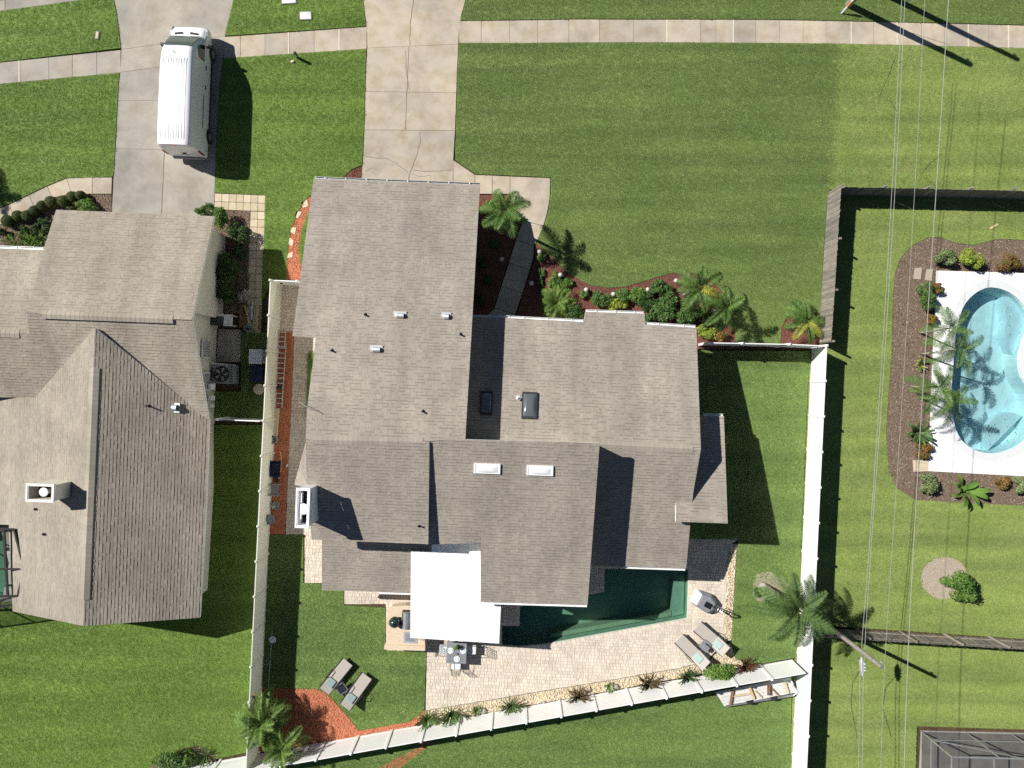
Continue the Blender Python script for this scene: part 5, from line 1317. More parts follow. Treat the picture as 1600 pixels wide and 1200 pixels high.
shrub('taller shrub wrapping the garage corner in sun', (346, 341), 12, 22, 1.0, 'leaf_bright', size=.08)
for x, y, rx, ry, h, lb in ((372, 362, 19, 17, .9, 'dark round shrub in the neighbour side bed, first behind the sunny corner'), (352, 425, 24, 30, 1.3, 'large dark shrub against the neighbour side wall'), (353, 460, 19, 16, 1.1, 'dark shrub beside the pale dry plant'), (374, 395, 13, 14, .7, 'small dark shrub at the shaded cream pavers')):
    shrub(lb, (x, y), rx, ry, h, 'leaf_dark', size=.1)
shrub('pale dried out shrub in the shaded neighbour side yard', (383, 464), 14, 13, .7, 'dry_leaf', 'dry_shrub', .11, 260, spread=.9)
# front bed
fb = [(938, 470, 18, 15, .7, 'leaf_mid', 'rounded dark green shrub next to the lime mound'), (962, 476, 17, 10, .5, 'leaf_lime', 'lime yellow mound shrub by the front roof bump'), (974, 463, 13, 11, .6, 'leaf_mid', 'green shrub behind the lime mound'),
      (995, 462, 15, 13, .65, 'leaf_bright', 'light green shrub beside a globe light in the front bed'), (1013, 471, 16, 14, .7, 'leaf_dark', 'dark green shrub in the middle of the front bed'), (1030, 452, 17, 13, .65, 'leaf_mid', 'green shrub at the mulch edge before the palm'),
      (1043, 468, 15, 12, .7, 'leaf_mid', 'green shrub under the yellow fronded palm'), (1033, 489, 24, 15, .8, 'leaf_mid', 'wide green shrub against the roof step'), (1013, 498, 12, 10, .6, 'leaf_mid', 'small shrub tucked in the roof step corner'),
      (1072, 494, 18, 15, .85, 'leaf_mid', 'green shrub under the palm trunk'), (1096, 492, 20, 15, .85, 'leaf_dark', 'dark glossy shrub below the leaning palm'), (1105, 518, 19, 11, .6, 'leaf_lime', 'yellow green croton mound at the roof corner'), (1128, 524, 15, 10, .5, 'leaf_orange', 'orange flecked croton beside the roof corner'),
      (900, 489, 15, 13, .7, 'leaf_dark', 'dark shrub between the round palm and roof bump'), (912, 458, 9, 8, .35, 'leaf_mid', 'small plant under a globe light near the curve'), (846, 403, 7, 8, .35, 'leaf_mid', 'small plant beside the globe light at the walkway'),
      (866, 437, 10, 12, .3, 'leaf_bright', 'low feathery ground plant in red mulch'), (887, 443, 10, 9, .3, 'leaf_bright', 'low light plant between two globe lights'), (845, 432, 6, 14, .25, 'leaf_mid', 'narrow low plant along the shaded walkway edge'), (766, 320, 9, 8, .45, 'leaf_bright', 'small bright plant at the garage roof corner')]
for x, y, rx, ry, h, m_, lb in fb: shrub(lb, (x, y), rx * 1.12, ry * 1.15, h, m_, size=.1)
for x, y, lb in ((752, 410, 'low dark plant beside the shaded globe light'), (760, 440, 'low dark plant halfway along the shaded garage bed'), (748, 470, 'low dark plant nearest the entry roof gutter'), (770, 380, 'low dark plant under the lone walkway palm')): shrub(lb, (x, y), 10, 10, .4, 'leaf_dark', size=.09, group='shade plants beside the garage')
# rear fence planting
rosette('green strap leaf plant at the left end of the gravel', (667, 1127), 20, .8, 60, 'leaf_mid', wid=.05)
rosette('green strap leaf plant second along the gravel', (705, 1119), 21, .9, 60, 'leaf_mid', wid=.05)
rosette('green spiky plant in the middle of the gravel border', (797, 1106), 21, .8, 70, 'leaf_mid', wid=.045)
rosette('bronze spiky plant above the sixth fence bay', (904, 1091), 22, .85, 80, 'leaf_bronze', wid=.06)
rosette('bronze spiky plant next to the dark green shrub tuft', (1013, 1071), 23, .9, 80, 'leaf_bronze', wid=.06)
rosette('dark green tuft beside the big gravel border shrub', (1074, 1060), 20, .8, 70, 'leaf_dark', wid=.05)
rosette('dark red strap leaf plant at the right end of the gravel', (1166, 1042), 20, .8, 60, 'leaf_maroon', wid=.055)
shrub('big glossy green shrub against the rear fence', (1124, 1052), 32, 19, 1.2, 'leaf_bright', size=.11)
for x, y, lb in ((748, 1111, 'small round bromeliad between the strap leaf plants'), (955, 1073, 'small round bromeliad between the bronze plants')):
    rosette(lb, (x - 3, y), 9, .3, 40, 'leaf_varieg', wid=.06); 
for x, y, r, lb in ((755, 1110, .2, 'small brown boulder beside the first bromeliad'), (962, 1072, .17, 'small brown boulder beside the second bromeliad'), (850, 1097, .1, 'fist sized stone on the gravel near the fence'), (1191, 917, .28, 'brown boulder in the sandy palm ring')):
    g = G(x, y); tag(MB().rock((0, 0, r * .4), (r, r * .85, r * .7), int(x), .35).build('boulder', 'stone_grey', None, None, True), lb, 'boulder').location = g
shrub('low plant growing over the sandy palm ring', (1185, 922), 12, 10, .3, 'leaf_mid', size=.08)
shrub('low green plant beside the sandy palm ring edge', (1208, 938), 14, 11, .45, 'leaf_dark', size=.1)
# pool yard planting
pl_ = [(1475, 403, 21, 17, .8, 'leaf_varieg', 'variegated shrub first at the top deck edge'), (1523, 403, 21, 18, .85, 'leaf_lime', 'lime green shrub second at the top deck edge'), (1577, 411, 20, 13, .6, 'leaf_orange', 'brown orange croton third at the top deck edge'),
       (1449, 463, 19, 21, .9, 'leaf_mid', 'broad green shrub at the upper left deck edge'), (1463, 450, 12, 9, .6, 'leaf_orange', 'orange croton touching the stepping slabs'), (1455, 500, 9, 10, .5, 'leaf_orange', 'small orange croton below the broad green shrub'), (1441, 704, 20, 12, .5, 'leaf_orange', 'wide orange croton above the square slab'),
       (1451, 755, 18, 17, .7, 'leaf_varieg', 'variegated round shrub below the square slab'), (1562, 754, 20, 12, .55, 'leaf_orange', 'rusty orange croton below the deck'), (1595, 759, 15, 15, .6, 'leaf_varieg', 'variegated shrub at the right end below the deck')]
for x, y, rx, ry, h, m_, lb in pl_: shrub(lb, (x, y), rx, ry, h, m_, size=.1)
rosette('dark green rosette plant beside the deck', (1436, 677), 23, .6, 26, 'leaf_mid', wid=.13)
rosette('yellow green rosette under the poolside palms', (1442, 570), 14, .4, 16, 'leaf_lime', wid=.08)
shrub('glossy citrus tree in the sandy ring', (1499, 916), 32, 24, 1.3, 'leaf_bright', 'citrus_tree', .13, cat='tree')
# broad leaved banana plant: each leaf its own part
bp = G(1500, 765); bn = thing('banana_plant', 'broad leaved banana plant below the white deck', 'plant', bp)
lm = MB(); n = 7; vs = []
for i in range(n + 1):
    t = i / n; x = t * 1.15; z = .75 * math.sin(t * 1.9) ; w = .17 * math.sin(math.pi * min(1, .12 + .88 * t)) ** .6 if t > .12 else .012
    vs += [(x, -w, z + w * .25), (x, 0, z), (x, w, z + w * .25)]
lm.add(vs, [f for i in range(n) for f in ((3 * i, 3 * i + 1, 3 * i + 4, 3 * i + 3), (3 * i + 1, 3 * i + 2, 3 * i + 5, 3 * i + 4))]); lme = lm.mesh('leaf', 'leaf_bright', smooth=True)
rr = random.Random(5)
for i in range(11): place(lme, 'leaf', bn, (rr.uniform(-.12, .2), rr.uniform(-.1, .1), .1), (rr.uniform(-.3, .3), rr.uniform(-.25, .2), i * 2.4 + rr.uniform(-.3, .3)), rr.uniform(.6, 1.0))
MB().tube([(0, 0, -.05), (0, 0, .35)], [.09, .05], 8).build('stem', 'leaf_mid', bn)
# neighbour bed at the bottom fence
shrub('leafy dark shrub in the round bed behind the neighbour', (268, 1190), 32, 16, .8, 'leaf_mid', size=.11)
rosette('spiky yellow green plant in the round bed behind the neighbour', (288, 1176), 20, .8, 30, 'leaf_bright', wid=.05)
rosette('dark fan plant at the right of the round bed', (318, 1184), 20, .6, 40, 'leaf_dark', wid=.05)
# ---------------------------------------------------------------- small things
def lbl(x): return x
# globe lights in the front bed
gl = [(843, 395, 'globe light at the sunny bend of the walkway'), (875, 431, 'globe light in red mulch near the round palm'), (915, 454, 'globe light at the lowest part of the mulch curve'), (957, 461, 'small globe light behind the lime mound'), (1010, 454, 'globe light between the two light shrubs'), (1054, 440, 'globe light below the yellow palm frond'), (784, 407, 'globe light in deep shade by the garage'), (830, 444, 'globe light in shade right of the walkway')]
def globe(px, label):
    r = thing('globe_light', label, 'garden light', G(*px), 0, 'globe lights of the front bed')
    MB().lathe([(.05, -.02), (.05, .2), (.075, .22), (.075, .25)], 10).build('base', 'metal_dark', r)
    MB().ball((0, 0, .35), .125, 16, 10).build('globe', 'glass_globe', r, smooth=True)
for x, y, l_ in gl: globe((x, y), l_)
# utility boxes in the street strip
def lid(px, w, d, label, mat, rz=0.0, marks=True):
    r = thing('utility_cover', label, 'utility cover', G(*px) + Vector((0, 0, .03)), ROT + rz)
    MB().box((0, 0, .02), (w, d, .06)).build('rim', 'concrete_pad', r); MB().box((0, 0, .045), (w - .08, d - .08, .03)).build('lid', mat, r, bevel=.006)
    if marks: MB().box((w * .28, d * .25, .062), (.07, .03, .006)).build('handle_slot', 'metal_dark', r)
lid((478, 25.5), .64, .44, 'grey utility cover in the street strip before the tan driveway', 'plastic_white', .07)
lid((452, 2), .8, .34, 'pale utility cover at the street edge of the mown strip', 'plastic_white', .1, False)
lid((153, 56), .2, .42, 'tan sprinkler valve cover in the street strip', 'stone_tan', -.1, False)
up = thing('utility_post', 'small green utility post at the sidewalk edge', 'post', G(466, 91)); MB().lathe([(.07, -.02), (.07, .55), (.09, .57), (.09, .64), (.05, .72), (.01, .73)], 12).build('body', 'plastic_green', up); MB().box((.0, -.07, .4), (.06, .02, .12)).build('plate', 'plastic_white', up)
tag(MB().rock((0, 0, .05), (.12, .09, .07), 4).build('stone', 'stone_tan', None, None, True), 'tan stone on the grass beside the green post', 'stone').location = G(458, 97)
tag(MB().box((0, 0, .06), (.5, .1, .02), .5).build('plank_scrap', 'lumber_pale'), 'pale scrap stick on the pool yard lawn', 'stick').location = G(1552, 354)

# extension ladder: two sections leaning flat on blocks along the fence
def ladder(name, label, p0, p1, w0, w1, nr, z, cat='ladder'):
    a, b = G(*p0), G(*p1); root = thing(name, label, cat, Vector((a.x, a.y, 0))); d = (b - a); d.z = 0; L = d.length; d.normalize(); s = Vector((-d.y, d.x, 0)); o = Vector((a.x, a.y, 0))
    for k in (-1, 1): MB().bar(a + s * k * w0 / 2 + Vector((0, 0, z[0])), b + s * k * w1 / 2 + Vector((0, 0, z[1])), .035, .075).build('rail', 'metal_alu', root, o)
    for i in range(nr):
        t = (i + .5) / nr; w = w0 + (w1 - w0) * t; c = a + (b - a) * t + Vector((0, 0, z[0] + (z[1] - z[0]) * t)); MB().bar(c - s * w / 2, c + s * w / 2, .04, .03).build('rung', 'metal_alu', root, o)
    return root
ladder('ladder', 'narrow aluminium ladder section lying by the white fence', (443, 516), (441.5, 545), .38, .38, 4, (.2, .25))
st = ladder('step_ladder', 'long aluminium step ladder lying along the side yard fence', (441, 540), (436, 634), .56, .40, 12, (.22, .14))
so = Vector((G(441, 540).x, G(441, 540).y, 0)); a, b = G(448, 538) + Vector((0, 0, .12)), G(441.5, 638) + Vector((0, 0, .08)); MB().bar(a, b, .03, .06).build('rail', 'metal_alu', st, so)
c = G(437.5, 605); MB().box((c.x, c.y, .2), (.3, .16, .05)).build('tray', 'plastic_blue', st, so)
tag(MB().bar(G(434.5, 638) + Vector((0, 0, .1)), G(431, 681) + Vector((0, 0, .1)), .2, .16).build('timber', 'stone_tan', None), 'pale square timber lying along the side yard fence', 'timber')
pt = thing('plant_pot', 'empty grey green pot at the end of the timber', 'pot', G(430.5, 686)); MB().lathe([(.15, 0), (.21, .36), (.235, .38), (.235, .42), (.20, .42), (.18, .2), (.0, .18)], 18).build('bowl', 'pot_grey', pt)
# wheelbarrow
wbq = thing('wheelbarrow', 'dark wheelbarrow parked against the side yard fence', 'wheelbarrow', G(435, 729), ROT + .03)
tb = MB(); lo_r = [(-.2, -.35), (.2, -.35), (.24, .25), (-.24, .25)]; hi_r = [(-.28, -.5), (.28, -.5), (.34, .38), (-.34, .38)]; li = [(x * .93, y * .93) for x, y in hi_r]; ll = [(x * .9, y * .9) for x, y in lo_r]
tb.add([(x, y, .3) for x, y in lo_r] + [(x, y, .58) for x, y in hi_r] + [(x, y, .58) for x, y in li] + [(x, y, .33) for x, y in ll], [f for i in range(4) for j in [(i + 1) % 4] for f in ((i, j, 4 + j, 4 + i), (4 + i, 4 + j, 8 + j, 8 + i), (8 + i, 8 + j, 12 + j, 12 + i))] + [(12, 13, 14, 15), (3, 2, 1, 0)]); tb.build('tray', 'plastic_blue', wbq, bevel=.02)
for s in (-1, 1):
    MB().tube([(s * .08, -.62, .2), (s * .2, -.2, .27), (s * .28, .4, .38), (s * .30, .85, .58)], .02, 8).build('handle', 'lumber_pale', wbq); MB().tube([(s * .22, .2, .3), (s * .24, .28, 0)], .018, 6).build('leg', 'metal_dark', wbq)
wh = MB(); wh.tube([(-.05, -.62, .2), (.05, -.62, .2)], .2, 18); wh.build('wheel', 'rubber', wbq)
MB().tube([(0, 0, .02), (.05, .12, .03)], .05, 6).build('garden_tool', 'plastic_white', None); t_ = bpy.data.objects['garden_tool']; t_.location = G(447.5, 729); tag(t_, 'small pale object on the brick chips by the wheelbarrow', 'garden tool')

# slatted resin chair in the side yard
def slat_chair(px, rz, label):
    r = thing('slatted_chair', label, 'chair', G(*px), rz)
    for i in range(7): MB().box((-.18 + i * .06, 0, .4), (.045, .5, .02)).build('seat_slat', 'plastic_grey', r)
    for i in range(5): MB().bar((-.24 - .04, -.2 + i * .1, .42), (-.40, -.2 + i * .1, .88), .06, .02, (1, 0, 0)).build('back_slat', 'plastic_grey', r)
    for s in (-1, 1):
        MB().box((-.02, s * .29, .6), (.5, .06, .03)).build('arm', 'plastic_grey', r)
        for x in (-.24, .22): MB().box((x, s * .27, .3), (.05, .05, .6)).build('leg', 'plastic_grey', r)
    MB().bar((-.40, -.27, .88), (-.40, .27, .88), .05, .05).build('top_rail', 'plastic_grey', r)
slat_chair((433, 763), ROT, 'grey slatted garden chair backed against the side yard fence')
pt = thing('plant_pot', 'small grey pot with a white label beside the slatted chair', 'pot', G(433, 789)); MB().lathe([(.13, 0), (.19, .26), (.21, .3), (.17, .3), (.15, .22)], 16).build('bowl', 'pot_grey', pt); MB().box((-.08, -.05, .31), (.14, .05, .02), .2).build('label', 'plastic_white', pt)
rt = thing('bistro_table', 'round grey bistro table at the end of the brick chips', 'table', G(428, 808)); MB().lathe([(.28, .66), (.29, .69), (.29, .7), (.0, .705)], 24).build('top', 'plastic_grey', rt)
for i in range(3): a_ = i * 2.094; MB().tube([(.04 * math.cos(a_), .04 * math.sin(a_), .66), (.1 * math.cos(a_), .1 * math.sin(a_), .3), (.24 * math.cos(a_), .24 * math.sin(a_), 0)], .014, 6).build('leg', 'metal_dark', rt)

# neighbour side yard clutter, all in shade
ac = thing('air_conditioner', 'grey air conditioner condenser against the neighbour wall', 'air conditioner', G(358, 585), ROT)
MB().box((0, 0, .42), (1.1, 1.0, .78)).build('cabinet', 'plastic_grey', ac, bevel=.03); MB().lathe([(.40, .80), (.42, .83), (.36, .84), (.36, .815), (.0, .81)], 24, (-.08, .0, 0)).build('fan_ring', 'metal_dark', ac)
for i in range(5): a_ = i * 1.2566; m_ = MB(); m_.add([(-.08 + .06 * math.cos(a_), .06 * math.sin(a_), .825), (-.08 + .34 * math.cos(a_ - .25), .34 * math.sin(a_ - .25), .82), (-.08 + .34 * math.cos(a_ + .25), .34 * math.sin(a_ + .25), .835)], [(0, 1, 2)]); m_.build('fan_blade', 'metal_grey', ac)
for i in range(7): MB().bar((.36, -.36 + i * .12, .825), (.52, -.36 + i * .12, .825), .03, .02).build('louvre', 'metal_dark', ac)
MB().tube([(-.6, .55, .9), (.55, .5, .55)], .03, 8).build('pipe', 'plastic_white', ac)
pb = thing('sink_bench', 'white potting bench with a dark basin by the neighbour wall', 'bench', G(353, 502), ROT)
MB().box((0, 0, .78), (1.35, .62, .05)).build('top', 'plastic_white', pb)
MB().box((-.22, -.06, .81), (.85, .5, .03)).build('basin', 'plastic_dark', pb)
for x in (-.6, .6):
    for y in (-.26, .26): MB().box((x, y, .38), (.06, .06, .76)).build('leg', 'plastic_white', pb)
MB().tube([(-.2, .28, .8), (-.2, .3, 1.1), (-.2, .42, 1.12)], .02, 6).build('tap', 'metal_alu', pb)
wb_ = thing('storage_bin', 'white lidded storage bin beside the side fence', 'bin', G(408, 558), ROT); MB().box((0, 0, .4), (.62, .7, .8), 0, 1.06).build('tub', 'plastic_white', wb_, bevel=.03); MB().box((0, 0, .83), (.7, .78, .07)).build('lid', 'plastic_white', wb_, bevel=.03)
bb_ = thing('storage_bin', 'dark blue bin beside the white lidded bin', 'bin', G(407, 584), ROT); MB().box((0, 0, .35), (.6, .75, .7), 0, 1.08).build('tub', 'plastic_blue', bb_, bevel=.03); MB().box((0, 0, .72), (.68, .84, .05)).build('lid', 'plastic_blue', bb_, bevel=.02)
rl = thing('round_tub', 'round tan tub in the shaded neighbour side yard', 'tub', G(409, 608)); MB().lathe([(.2, 0), (.27, .4), (.29, .42), (.29, .45), (.0, .47)], 20).build('body', 'stone_tan', rl)
for i, (x0, y0, x1, y1, w, z, m_, lb) in enumerate(((402, 474, 399, 516, .22, .12, 'lumber_pale', 'wide olive plank at the top of the shaded lumber'), (405, 476, 403, 516, .14, .22, 'lumber_pale', 'narrow olive plank lying on the wide plank'), (384, 478, 391, 504, .06, .15, 'lumber_pale', 'thin pale stick crossing the shaded lumber'), (396, 472, 394, 500, .07, .1, 'plastic_white', 'short white pipe beside the olive planks'), (378, 476, 377, 512, .2, .06, 'lumber_brown', 'brown board beside the white potting bench'), (384, 490, 383, 516, .18, .05, 'lumber_brown', 'short brown board between the bench and planks'))):
    a, b = G(x0, y0), G(x1, y1); o = Vector((a.x, a.y, 0)); tag(MB().bar(a + Vector((0, 0, z)), b + Vector((0, 0, z)), w, .05).build('plank', m_, None, o), lb, 'plank')
bk = thing('bucket', 'blue grey bucket at the foot of the shaded lumber', 'bucket', G(389, 513)); MB().lathe([(.12, 0), (.16, .3), (.17, .31), (.145, .31), (.11, .05)], 16).build('pail', 'pot_grey', bk); MB().tube([(-.16, 0, .3), (-.1, .05, .36), (.1, .05, .36), (.16, 0, .3)], .008, 5).build('handle', 'metal_galv', bk)

# ---------------------------------------------------------------- patio furniture
def lounger(foot, head, label, frame, sling, group, back=.55):
    f, h = G(*foot, .33), G(*head, .5); d = (h - f); d.z = 0; L = d.length; r = thing('sun_lounger', label, 'sun lounger', Vector((f.x, f.y, 0)), math.atan2(d.y, d.x), group)
    w = .62; xb = L * .64; zb = .33; zt = zb + back * .62
    def strip(x0, z0, x1, z1, name, mat, ww=w, th=.03, parent=r, dz=0):
        return MB().bar((x0, 0, z0 + dz), (x1, 0, z1 + dz), ww, th).build(name, mat, parent)
    strip(0, zb, xb, zb, 'seat_sling', sling); strip(xb + .01, zb, L, zt, 'back_sling', sling)
    for s in (-1, 1):
        MB().bar((-.02, s * (w / 2 + .02), zb), (xb, s * (w / 2 + .02), zb), .045, .06).build('side_rail', frame, r)
        MB().bar((xb, s * (w / 2 + .02), zb), (L, s * (w / 2 + .02), zt), .045, .05).build('back_rail', frame, r)
        for x in (.18, xb + .12): MB().bar((x, s * (w / 2 + .02), 0), (x + .03, s * (w / 2 + .02), zb), .045, .045).build('leg', frame, r)
        MB().tube([(xb - .35, s * (w / 2 + .06), zb), (xb - .3, s * (w / 2 + .08), zb + .22), (xb + .05, s * (w / 2 + .08), zb + .24), (xb + .2, s * (w / 2 + .05), zb + .05)], .02, 6).build('arm', frame, r)
    MB().bar((L * .86, -w / 2, zb), (L * .8, -w / 2, zb + (zt - zb) * .45), .03).build('prop', frame, r)
    pb_ = strip(xb + .02, zb + .05, xb + (L - xb) * .55, zb + (zt - zb) * .55 + .05, 'towel', 'towel_teal', w * .62, .07); pb_.location.y = .0
    return r
lounger((543.5, 1034), (508, 1078), 'taupe sun lounger on the grass, closer to the covered kitchen', 'metal_dark', 'sling_taupe', 'loungers on the back lawn')
lounger((573.5, 1056), (540, 1103), 'taupe sun lounger on the grass, closer to the rear fence', 'metal_dark', 'sling_taupe', 'loungers on the back lawn')
lounger((1061, 998), (1101, 1038), 'taupe sun lounger on the pavers, closer to the gravel shrubs', 'metal_dark', 'sling_taupe', 'loungers on the patio', .75)
lounger((1090, 979), (1132, 1016), 'taupe sun lounger on the pavers, closer to the east lawn', 'metal_dark', 'sling_taupe', 'loungers on the patio', .75)
def side_table(px, rz, label, mat, glass=True):
    r = thing('side_table', label, 'side table', G(*px, .4), rz); r.location.z = 0
    for x0, y0, x1, y1 in ((-.24, -.24, .24, -.24), (.24, -.24, .24, .24), (.24, .24, -.24, .24), (-.24, .24, -.24, -.24)): MB().bar((x0, y0, .42), (x1, y1, .42), .04, .03).build('rim', mat, r)
    for x in (-.22, .22):
        for y in (-.22, .22): MB().tube([(x, y, .41), (x * 1.05, y * 1.05, 0)], .016, 6).build('leg', mat, r)
    MB().box((0, 0, .425), (.44, .44, .012)).build('top', 'glass_dark' if glass else 'plastic_grey', r)
side_table((534, 1076), R(35), 'small metal side table between the lawn loungers', 'metal_grey')
side_table((1102, 1009), R(-38), 'small grey side table between the patio loungers', 'plastic_grey', False)

# dining set
def dining_chair(px, rz, label):
    r = thing('dining_chair', label, 'chair', G(*px), rz, 'dining chairs round the grey table')
    MB().box((0, 0, .43), (.46, .48, .06)).build('cushion', 'plastic_white', r, bevel=.02)
    for s in (-1, 1):
        MB().tube([(.22, s * .25, 0), (.22, s * .26, .42), (.22, s * .27, .62), (-.05, s * .28, .66), (-.26, s * .26, .64)], .014, 6).build('arm', 'metal_dark', r)
        MB().tube([(-.24, s * .24, 0), (-.25, s * .24, .45), (-.36, s * .22, .95)], .014, 6).build('back_post', 'metal_dark', r)
    for k in range(5): z = .55 + k * .1; x = -.275 - (z - .55) * .21; MB().tube([(x, -.235, z), (x - .02, 0, z), (x, .235, z)], .009, 5).build('back_bar', 'metal_dark', r)
    for k in range(4): y = -.15 + k * .1; MB().tube([(-.265, y, .48), (-.36, y, .95)], .009, 5).build('back_bar', 'metal_dark', r)
    MB().box((0, 0, .39), (.44, .46, .02)).build('seat_frame', 'metal_dark', r)
TC = G(713.5, 1019.5, .74); TC.z = 0
tb_ = thing('dining_table', 'grey square dining table on the patio', 'table', TC, ROT)
MB().box((0, 0, .735), (1.06, 1.16, .03)).build('top', 'plastic_grey', tb_, bevel=.008)
for i in range(5): MB().box((-.42 + i * .21, 0, .752), (.195, 1.14, .008)).build('slat', 'plastic_grey', tb_)
for x in (-.46, .46):
    for y in (-.5, .5): MB().box((x, y, .36), (.06, .06, .72)).build('leg', 'metal_dark', tb_)
def at_table(dx, dy): return TC + Vector((UX.x * dx + VX.x * dy, UX.y * dx + VX.y * dy, .757))
for dx, dy, lb in ((-.33, .1, 'white plate at the pergola side place, nearer the outdoor kitchen'), (.33, .12, 'white plate at the pool side place'), (.02, -.33, 'white plate at the place facing the rear fence')):
    p = thing('plate', lb, 'plate', at_table(dx, dy)); MB().lathe([(.09, 0), (.16, .018), (.165, .024), (.155, .024), (.09, .008), (.0, .008)], 24).build('plate', 'plastic_white', p); MB().lathe([(.05, .008), (.095, .045), (.09, .046), (.0, .02)], 20).build('bowl', 'plastic_white', p)
    for s in (-1, 1): MB().box((s * .2, 0, .006), (.018, .16, .006)).build('cutlery', 'metal_alu', p)
vp = thing('table_plant', 'green potted plant on the dining table', 'plant', at_table(.0, .38)); MB().lathe([(.06, 0), (.09, .13), (.08, .13), (.07, .1)], 14).build('pot', 'pot_grey', vp); fo = foliage(.17, .15, .28, 170, .08, 3); fo.v = [(x, y, z + .1) for x, y, z in fo.v]; fo.build('foliage', 'leaf_bright', vp)
cp_ = thing('candle_holder', 'small dark candle holder in the middle of the dining table', 'candle', at_table(.02, -.05)); MB().lathe([(.035, 0), (.04, .08), (.03, .08), (.03, .04)], 10).build('cup', 'metal_black', cp_); MB().lathe([(.026, .03), (.026, .06)], 10).build('wax', 'plastic_white', cp_)
bl = TC.copy(); bl.z = 0
for dx, dy, rz, lb in ((-.72, .02, 0, 'metal lattice dining chair on the outdoor kitchen side'), (.78, .06, math.pi, 'metal lattice dining chair on the pool side'), (-.02, -.78, R(90), 'metal lattice dining chair on the rear fence side'), (.0, .80, R(-90), 'metal lattice dining chair under the patio cover edge')):
    p = TC + Vector((UX.x * dx + VX.x * dy, UX.y * dx + VX.y * dy, 0)); o = 800 + p.x * PPM, 600 - p.y * PPM; dining_chair(o, ROT + rz, lb)

# outdoor kitchen island under the cover edge
def P2(pts, z): return [G2(p, z) for p in pts]
KB = G(632, 985); ki = thing('outdoor_kitchen', 'tan stone outdoor kitchen island with sink beside the patio cover', 'kitchen island', KB)
foot = [(609, 950), (632, 947), (648, 948), (662, 950), (662, 1008), (607, 1006), (606, 957)]
MB().prism([tuple(q) for q in inset(P2(foot, .9), .05)], -.1, .86).build('base', 'stone_tan', ki, KB)
MB().prism(P2([(605, 953), (609, 948), (632, 946), (664, 948), (664, 1010), (603, 1008)], .9), .86, .91).build('counter', 'stone_flag', ki, KB)
MB().prism(P2([(601, 1007), (664, 1009.5), (664, 1017), (600, 1014.5)], .98), .5, .99).build('ledge', 'stone_flag', ki, KB)
MB().prism(P2([(631, 987), (652, 988), (652, 1006), (630, 1005)], .93), .912, .925).build('sink', 'metal_galv', ki, KB)
MB().prism(P2([(634, 990), (649, 991), (649, 1003), (633, 1002)], .93), .926, .93).build('basin', 'plastic_grey', ki, KB)
f_ = G(655, 996, .95); MB().tube([(f_.x, f_.y, .9), (f_.x, f_.y, 1.2), (f_.x - .12, f_.y, 1.25), (f_.x - .2, f_.y, 1.15)], .014, 8).build('tap', 'metal_alu', ki, KB)
gr = thing('gas_grill', 'dark built in grill on the outdoor kitchen counter', 'grill', Vector((*G2((637, 967), .95), .91)), ROT)
MB().box((0, 0, .12), (.55, .95, .22)).build('box', 'metal_dark', gr, bevel=.02)
lg = MB(); n = 8; lg.v = []; 
lg.tube([(.0, -.44, .2), (.0, .44, .2)], .25, 14); lg.build('hood', 'metal_grey', gr); MB().tube([(-.28, -.35, .24), (-.28, .35, .24)], .015, 8).build('handle', 'metal_alu', gr)
for k in range(4): MB().lathe([(.03, 0), (.025, .03)], 10, (-.29, -.3 + k * .2, .1)).build('knob', 'metal_black', gr)
eg = thing('kamado_grill', 'dark green egg shaped ceramic grill on the island', 'grill', Vector((*G2((616.5, 973), 1.3), .91)), 0)
MB().lathe([(.1, 0), (.2, .06), (.27, .2), (.285, .33), (.285, .35)], 24).build('bowl', 'ceramic_green', eg, smooth=True); MB().lathe([(.285, .36), (.28, .42), (.22, .56), (.12, .64), (.05, .66)], 24).build('dome', 'ceramic_green', eg, smooth=True)
MB().lathe([(.287, .335), (.295, .35), (.287, .365)], 24).build('band', 'metal_black', eg); MB().lathe([(.05, .655), (.06, .70), (.055, .73), (.01, .735)], 14).build('chimney_cap', 'metal_black', eg); MB().tube([(-.22, -.12, .37), (-.33, -.1, .4), (-.33, .1, .4), (-.22, .12, .37)], .014, 6).build('handle', 'lumber_brown', eg)
MB().box((.3, 0, .36), (.12, .2, .08)).build('hinge', 'metal_black', eg)

# grey and white molded tank with bent black pole by the pool
ht = thing('molded_tank', 'grey and white molded tank with a bent black pole beside the pool', 'tank', G(1100, 938), R(-28))
t1 = MB(); pr_ = [(-.55, -.42), (.42, -.5), (.62, -.2), (.58, .28), (.1, .5), (-.55, .38)]
t1.add([(x, y, 0) for x, y in pr_] + [(x, y, .3) for x, y in pr_] + [(x * .72, y * .72, .55) for x, y in pr_], [f for i in range(6) for j in [(i + 1) % 6] for f in ((i, j, 6 + j, 6 + i), (6 + i, 6 + j, 12 + j, 12 + i))] + [tuple(range(12, 18))]); t1.build('body', 'plastic_grey', ht, bevel=.05)
t2 = MB(); t2.add([(-.56, -.40, .02), (-.56, .38, .02), (-.42, .32, .56), (-.42, -.36, .56), (-.72, -.34, .02), (-.72, .3, .02), (-.52, .26, .52), (-.52, -.3, .52)], [(4, 5, 1, 0), (7, 6, 5, 4), (3, 2, 6, 7), (4, 0, 3, 7), (1, 5, 6, 2), (0, 1, 2, 3)]); t2.build('front_panel', 'plastic_white', ht, bevel=.03)
MB().box((.1, -.05, .57), (.38, .3, .04)).build('hatch', 'metal_black', ht, bevel=.01)
MB().tube([(.3, 0, .5), (.55, .05, .85), (.95, .1, .95), (1.35, .05, .75), (1.6, -.05, .35), (1.62, -.1, .05)], .032, 10).build('pole', 'metal_black', ht, smooth=True)
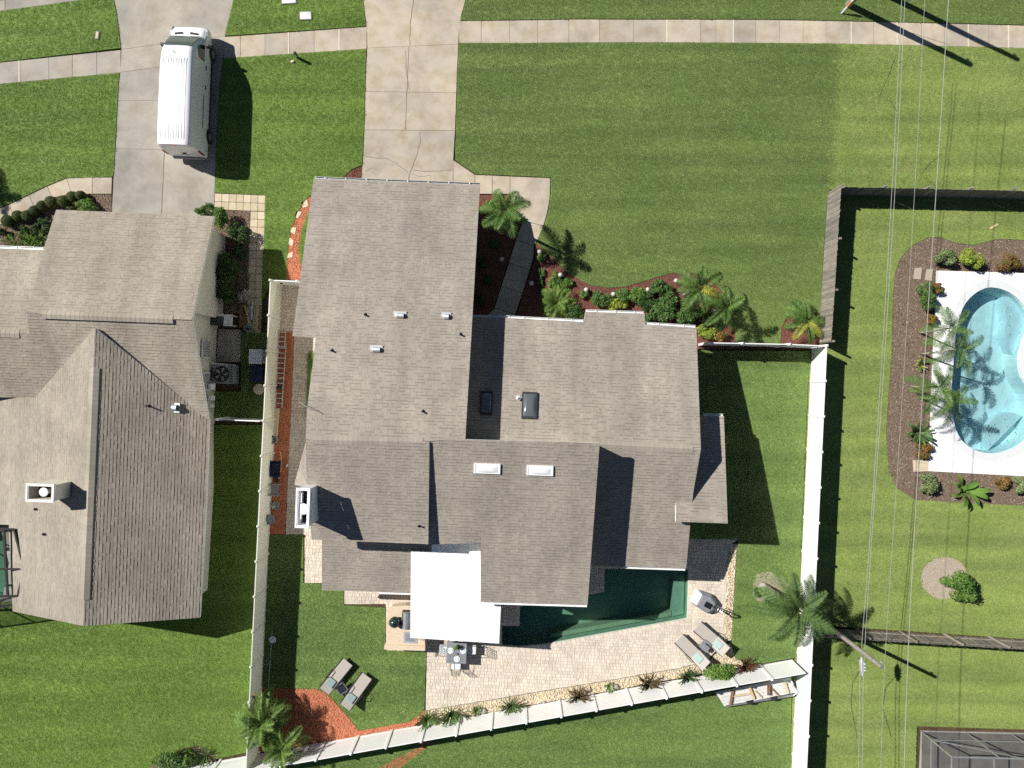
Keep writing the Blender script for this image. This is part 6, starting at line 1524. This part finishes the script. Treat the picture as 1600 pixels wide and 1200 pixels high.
for k in range(3): MB().tube([(.52 + k * .1, .05 + .16 * math.cos(a_ * .628), .78 + k * .05 + .16 * math.sin(a_ * .628)) for a_ in range(11)], .014, 5).build('ring', 'metal_grey', ht)
MB().box((1.0, .1, 1.0), (.16, .1, .06)).build('clamp', 'metal_black', ht)

# long pole with a round net in the shaded grass and a lantern on the fence
pz = G(423, 1030); pn2 = thing('pool_net', 'long thin pole with a round white net lying on shaded grass', 'pool net', Vector((pz.x, pz.y, 0)), 0)
q0, q1 = G(420, 1084) - pz, G(426.5, 985) - pz; z1 = Vector((0, 0, .12)); MB().tube([q0 + z1, q1 + z1], .02, 7).build('handle', 'metal_alu', pn2); nc = G(427.5, 998) - pz
MB().lathe([(.17, .13), (.19, .15), (.17, .17), (.0, .12)], 18, (nc.x, nc.y, 0)).build('net', 'plastic_white', pn2); cb = G(419.5, 1037) - pz; MB().tube([cb + Vector((-.28, .02, .12)), cb + Vector((.28, -.02, .12))], .012, 6).build('cross_bar', 'metal_grey', pn2)
ln_ = thing('fence_lantern', 'small amber lantern fixed to the side fence', 'lantern', G(398, 1086, 1.6)); MB().box((0, 0, .1), (.1, .1, .2)).build('body', 'lumber_pale', ln_); MB().lathe([(.09, .2), (.02, .3)], 6).build('roof', 'metal_dark', ln_); MB().bar((-.14, 0, .18), (0, 0, .18), .03).build('bracket', 'metal_dark', ln_)

# lumber rack outside the rear fence
LR = G(1180, 1078); lr = thing('lumber_rack', 'grey trailer bed with loose timbers outside the rear fence', 'trailer', Vector((LR.x, LR.y, 0)))
def lw(x, y, z): return G(x, y, z)
bedp = [(1118, 1082), (1235, 1058), (1246, 1082), (1132, 1104)]
for i in range(5):
    f0, f1 = i / 5 + .01, (i + 1) / 5 - .01
    q = [tuple(bedp[0][k] + (bedp[3][k] - bedp[0][k]) * f for k in (0, 1)) for f in (f0, f1)] + [tuple(bedp[1][k] + (bedp[2][k] - bedp[1][k]) * f for k in (0, 1)) for f in (f1, f0)]
    MB().prism(P2(q, .4), .34, .39).build('deck_board', 'sheet_grey', lr, Vector((LR.x, LR.y, 0)))
for x0, y0, x1, y1, z, w, m_ in ((1141, 1101, 1145, 1079, .48, .12, 'lumber_brown'), (1171, 1074, 1178, 1092, .5, .12, 'lumber_pale'), (1201, 1070, 1201, 1086, .55, .14, 'lumber_brown'), (1226, 1067, 1231, 1083, .5, .12, 'lumber_pale'), (1146, 1088, 1176, 1083, .44, .06, 'lumber_pale'), (1180, 1080, 1190, 1090, .46, .08, 'lumber_pale'), (1206, 1076, 1218, 1088, .46, .07, 'lumber_brown'), (1134, 1103, 1240, 1086, .38, .1, 'metal_grey')):
    MB().bar(lw(x0, y0, z), lw(x1, y1, z), w, .08).build('timber' if m_ != 'metal_grey' else 'side_rail', m_, lr, Vector((LR.x, LR.y, 0)))
MB().tube([lw(1238, 1070, .5), lw(1247, 1080, .5), lw(1240, 1087, .45)], .025, 6).build('tongue', 'metal_galv', lr, Vector((LR.x, LR.y, 0)))
for x, y in ((1168, 1096), (1205, 1090)):
    c = G(x, y - 1); wq = MB(); wq.tube([(c.x - .02, c.y + .2, .25), (c.x + .02, c.y + .02, .25)], .25, 16); wq.build('wheel', 'rubber', lr, Vector((LR.x, LR.y, 0)))
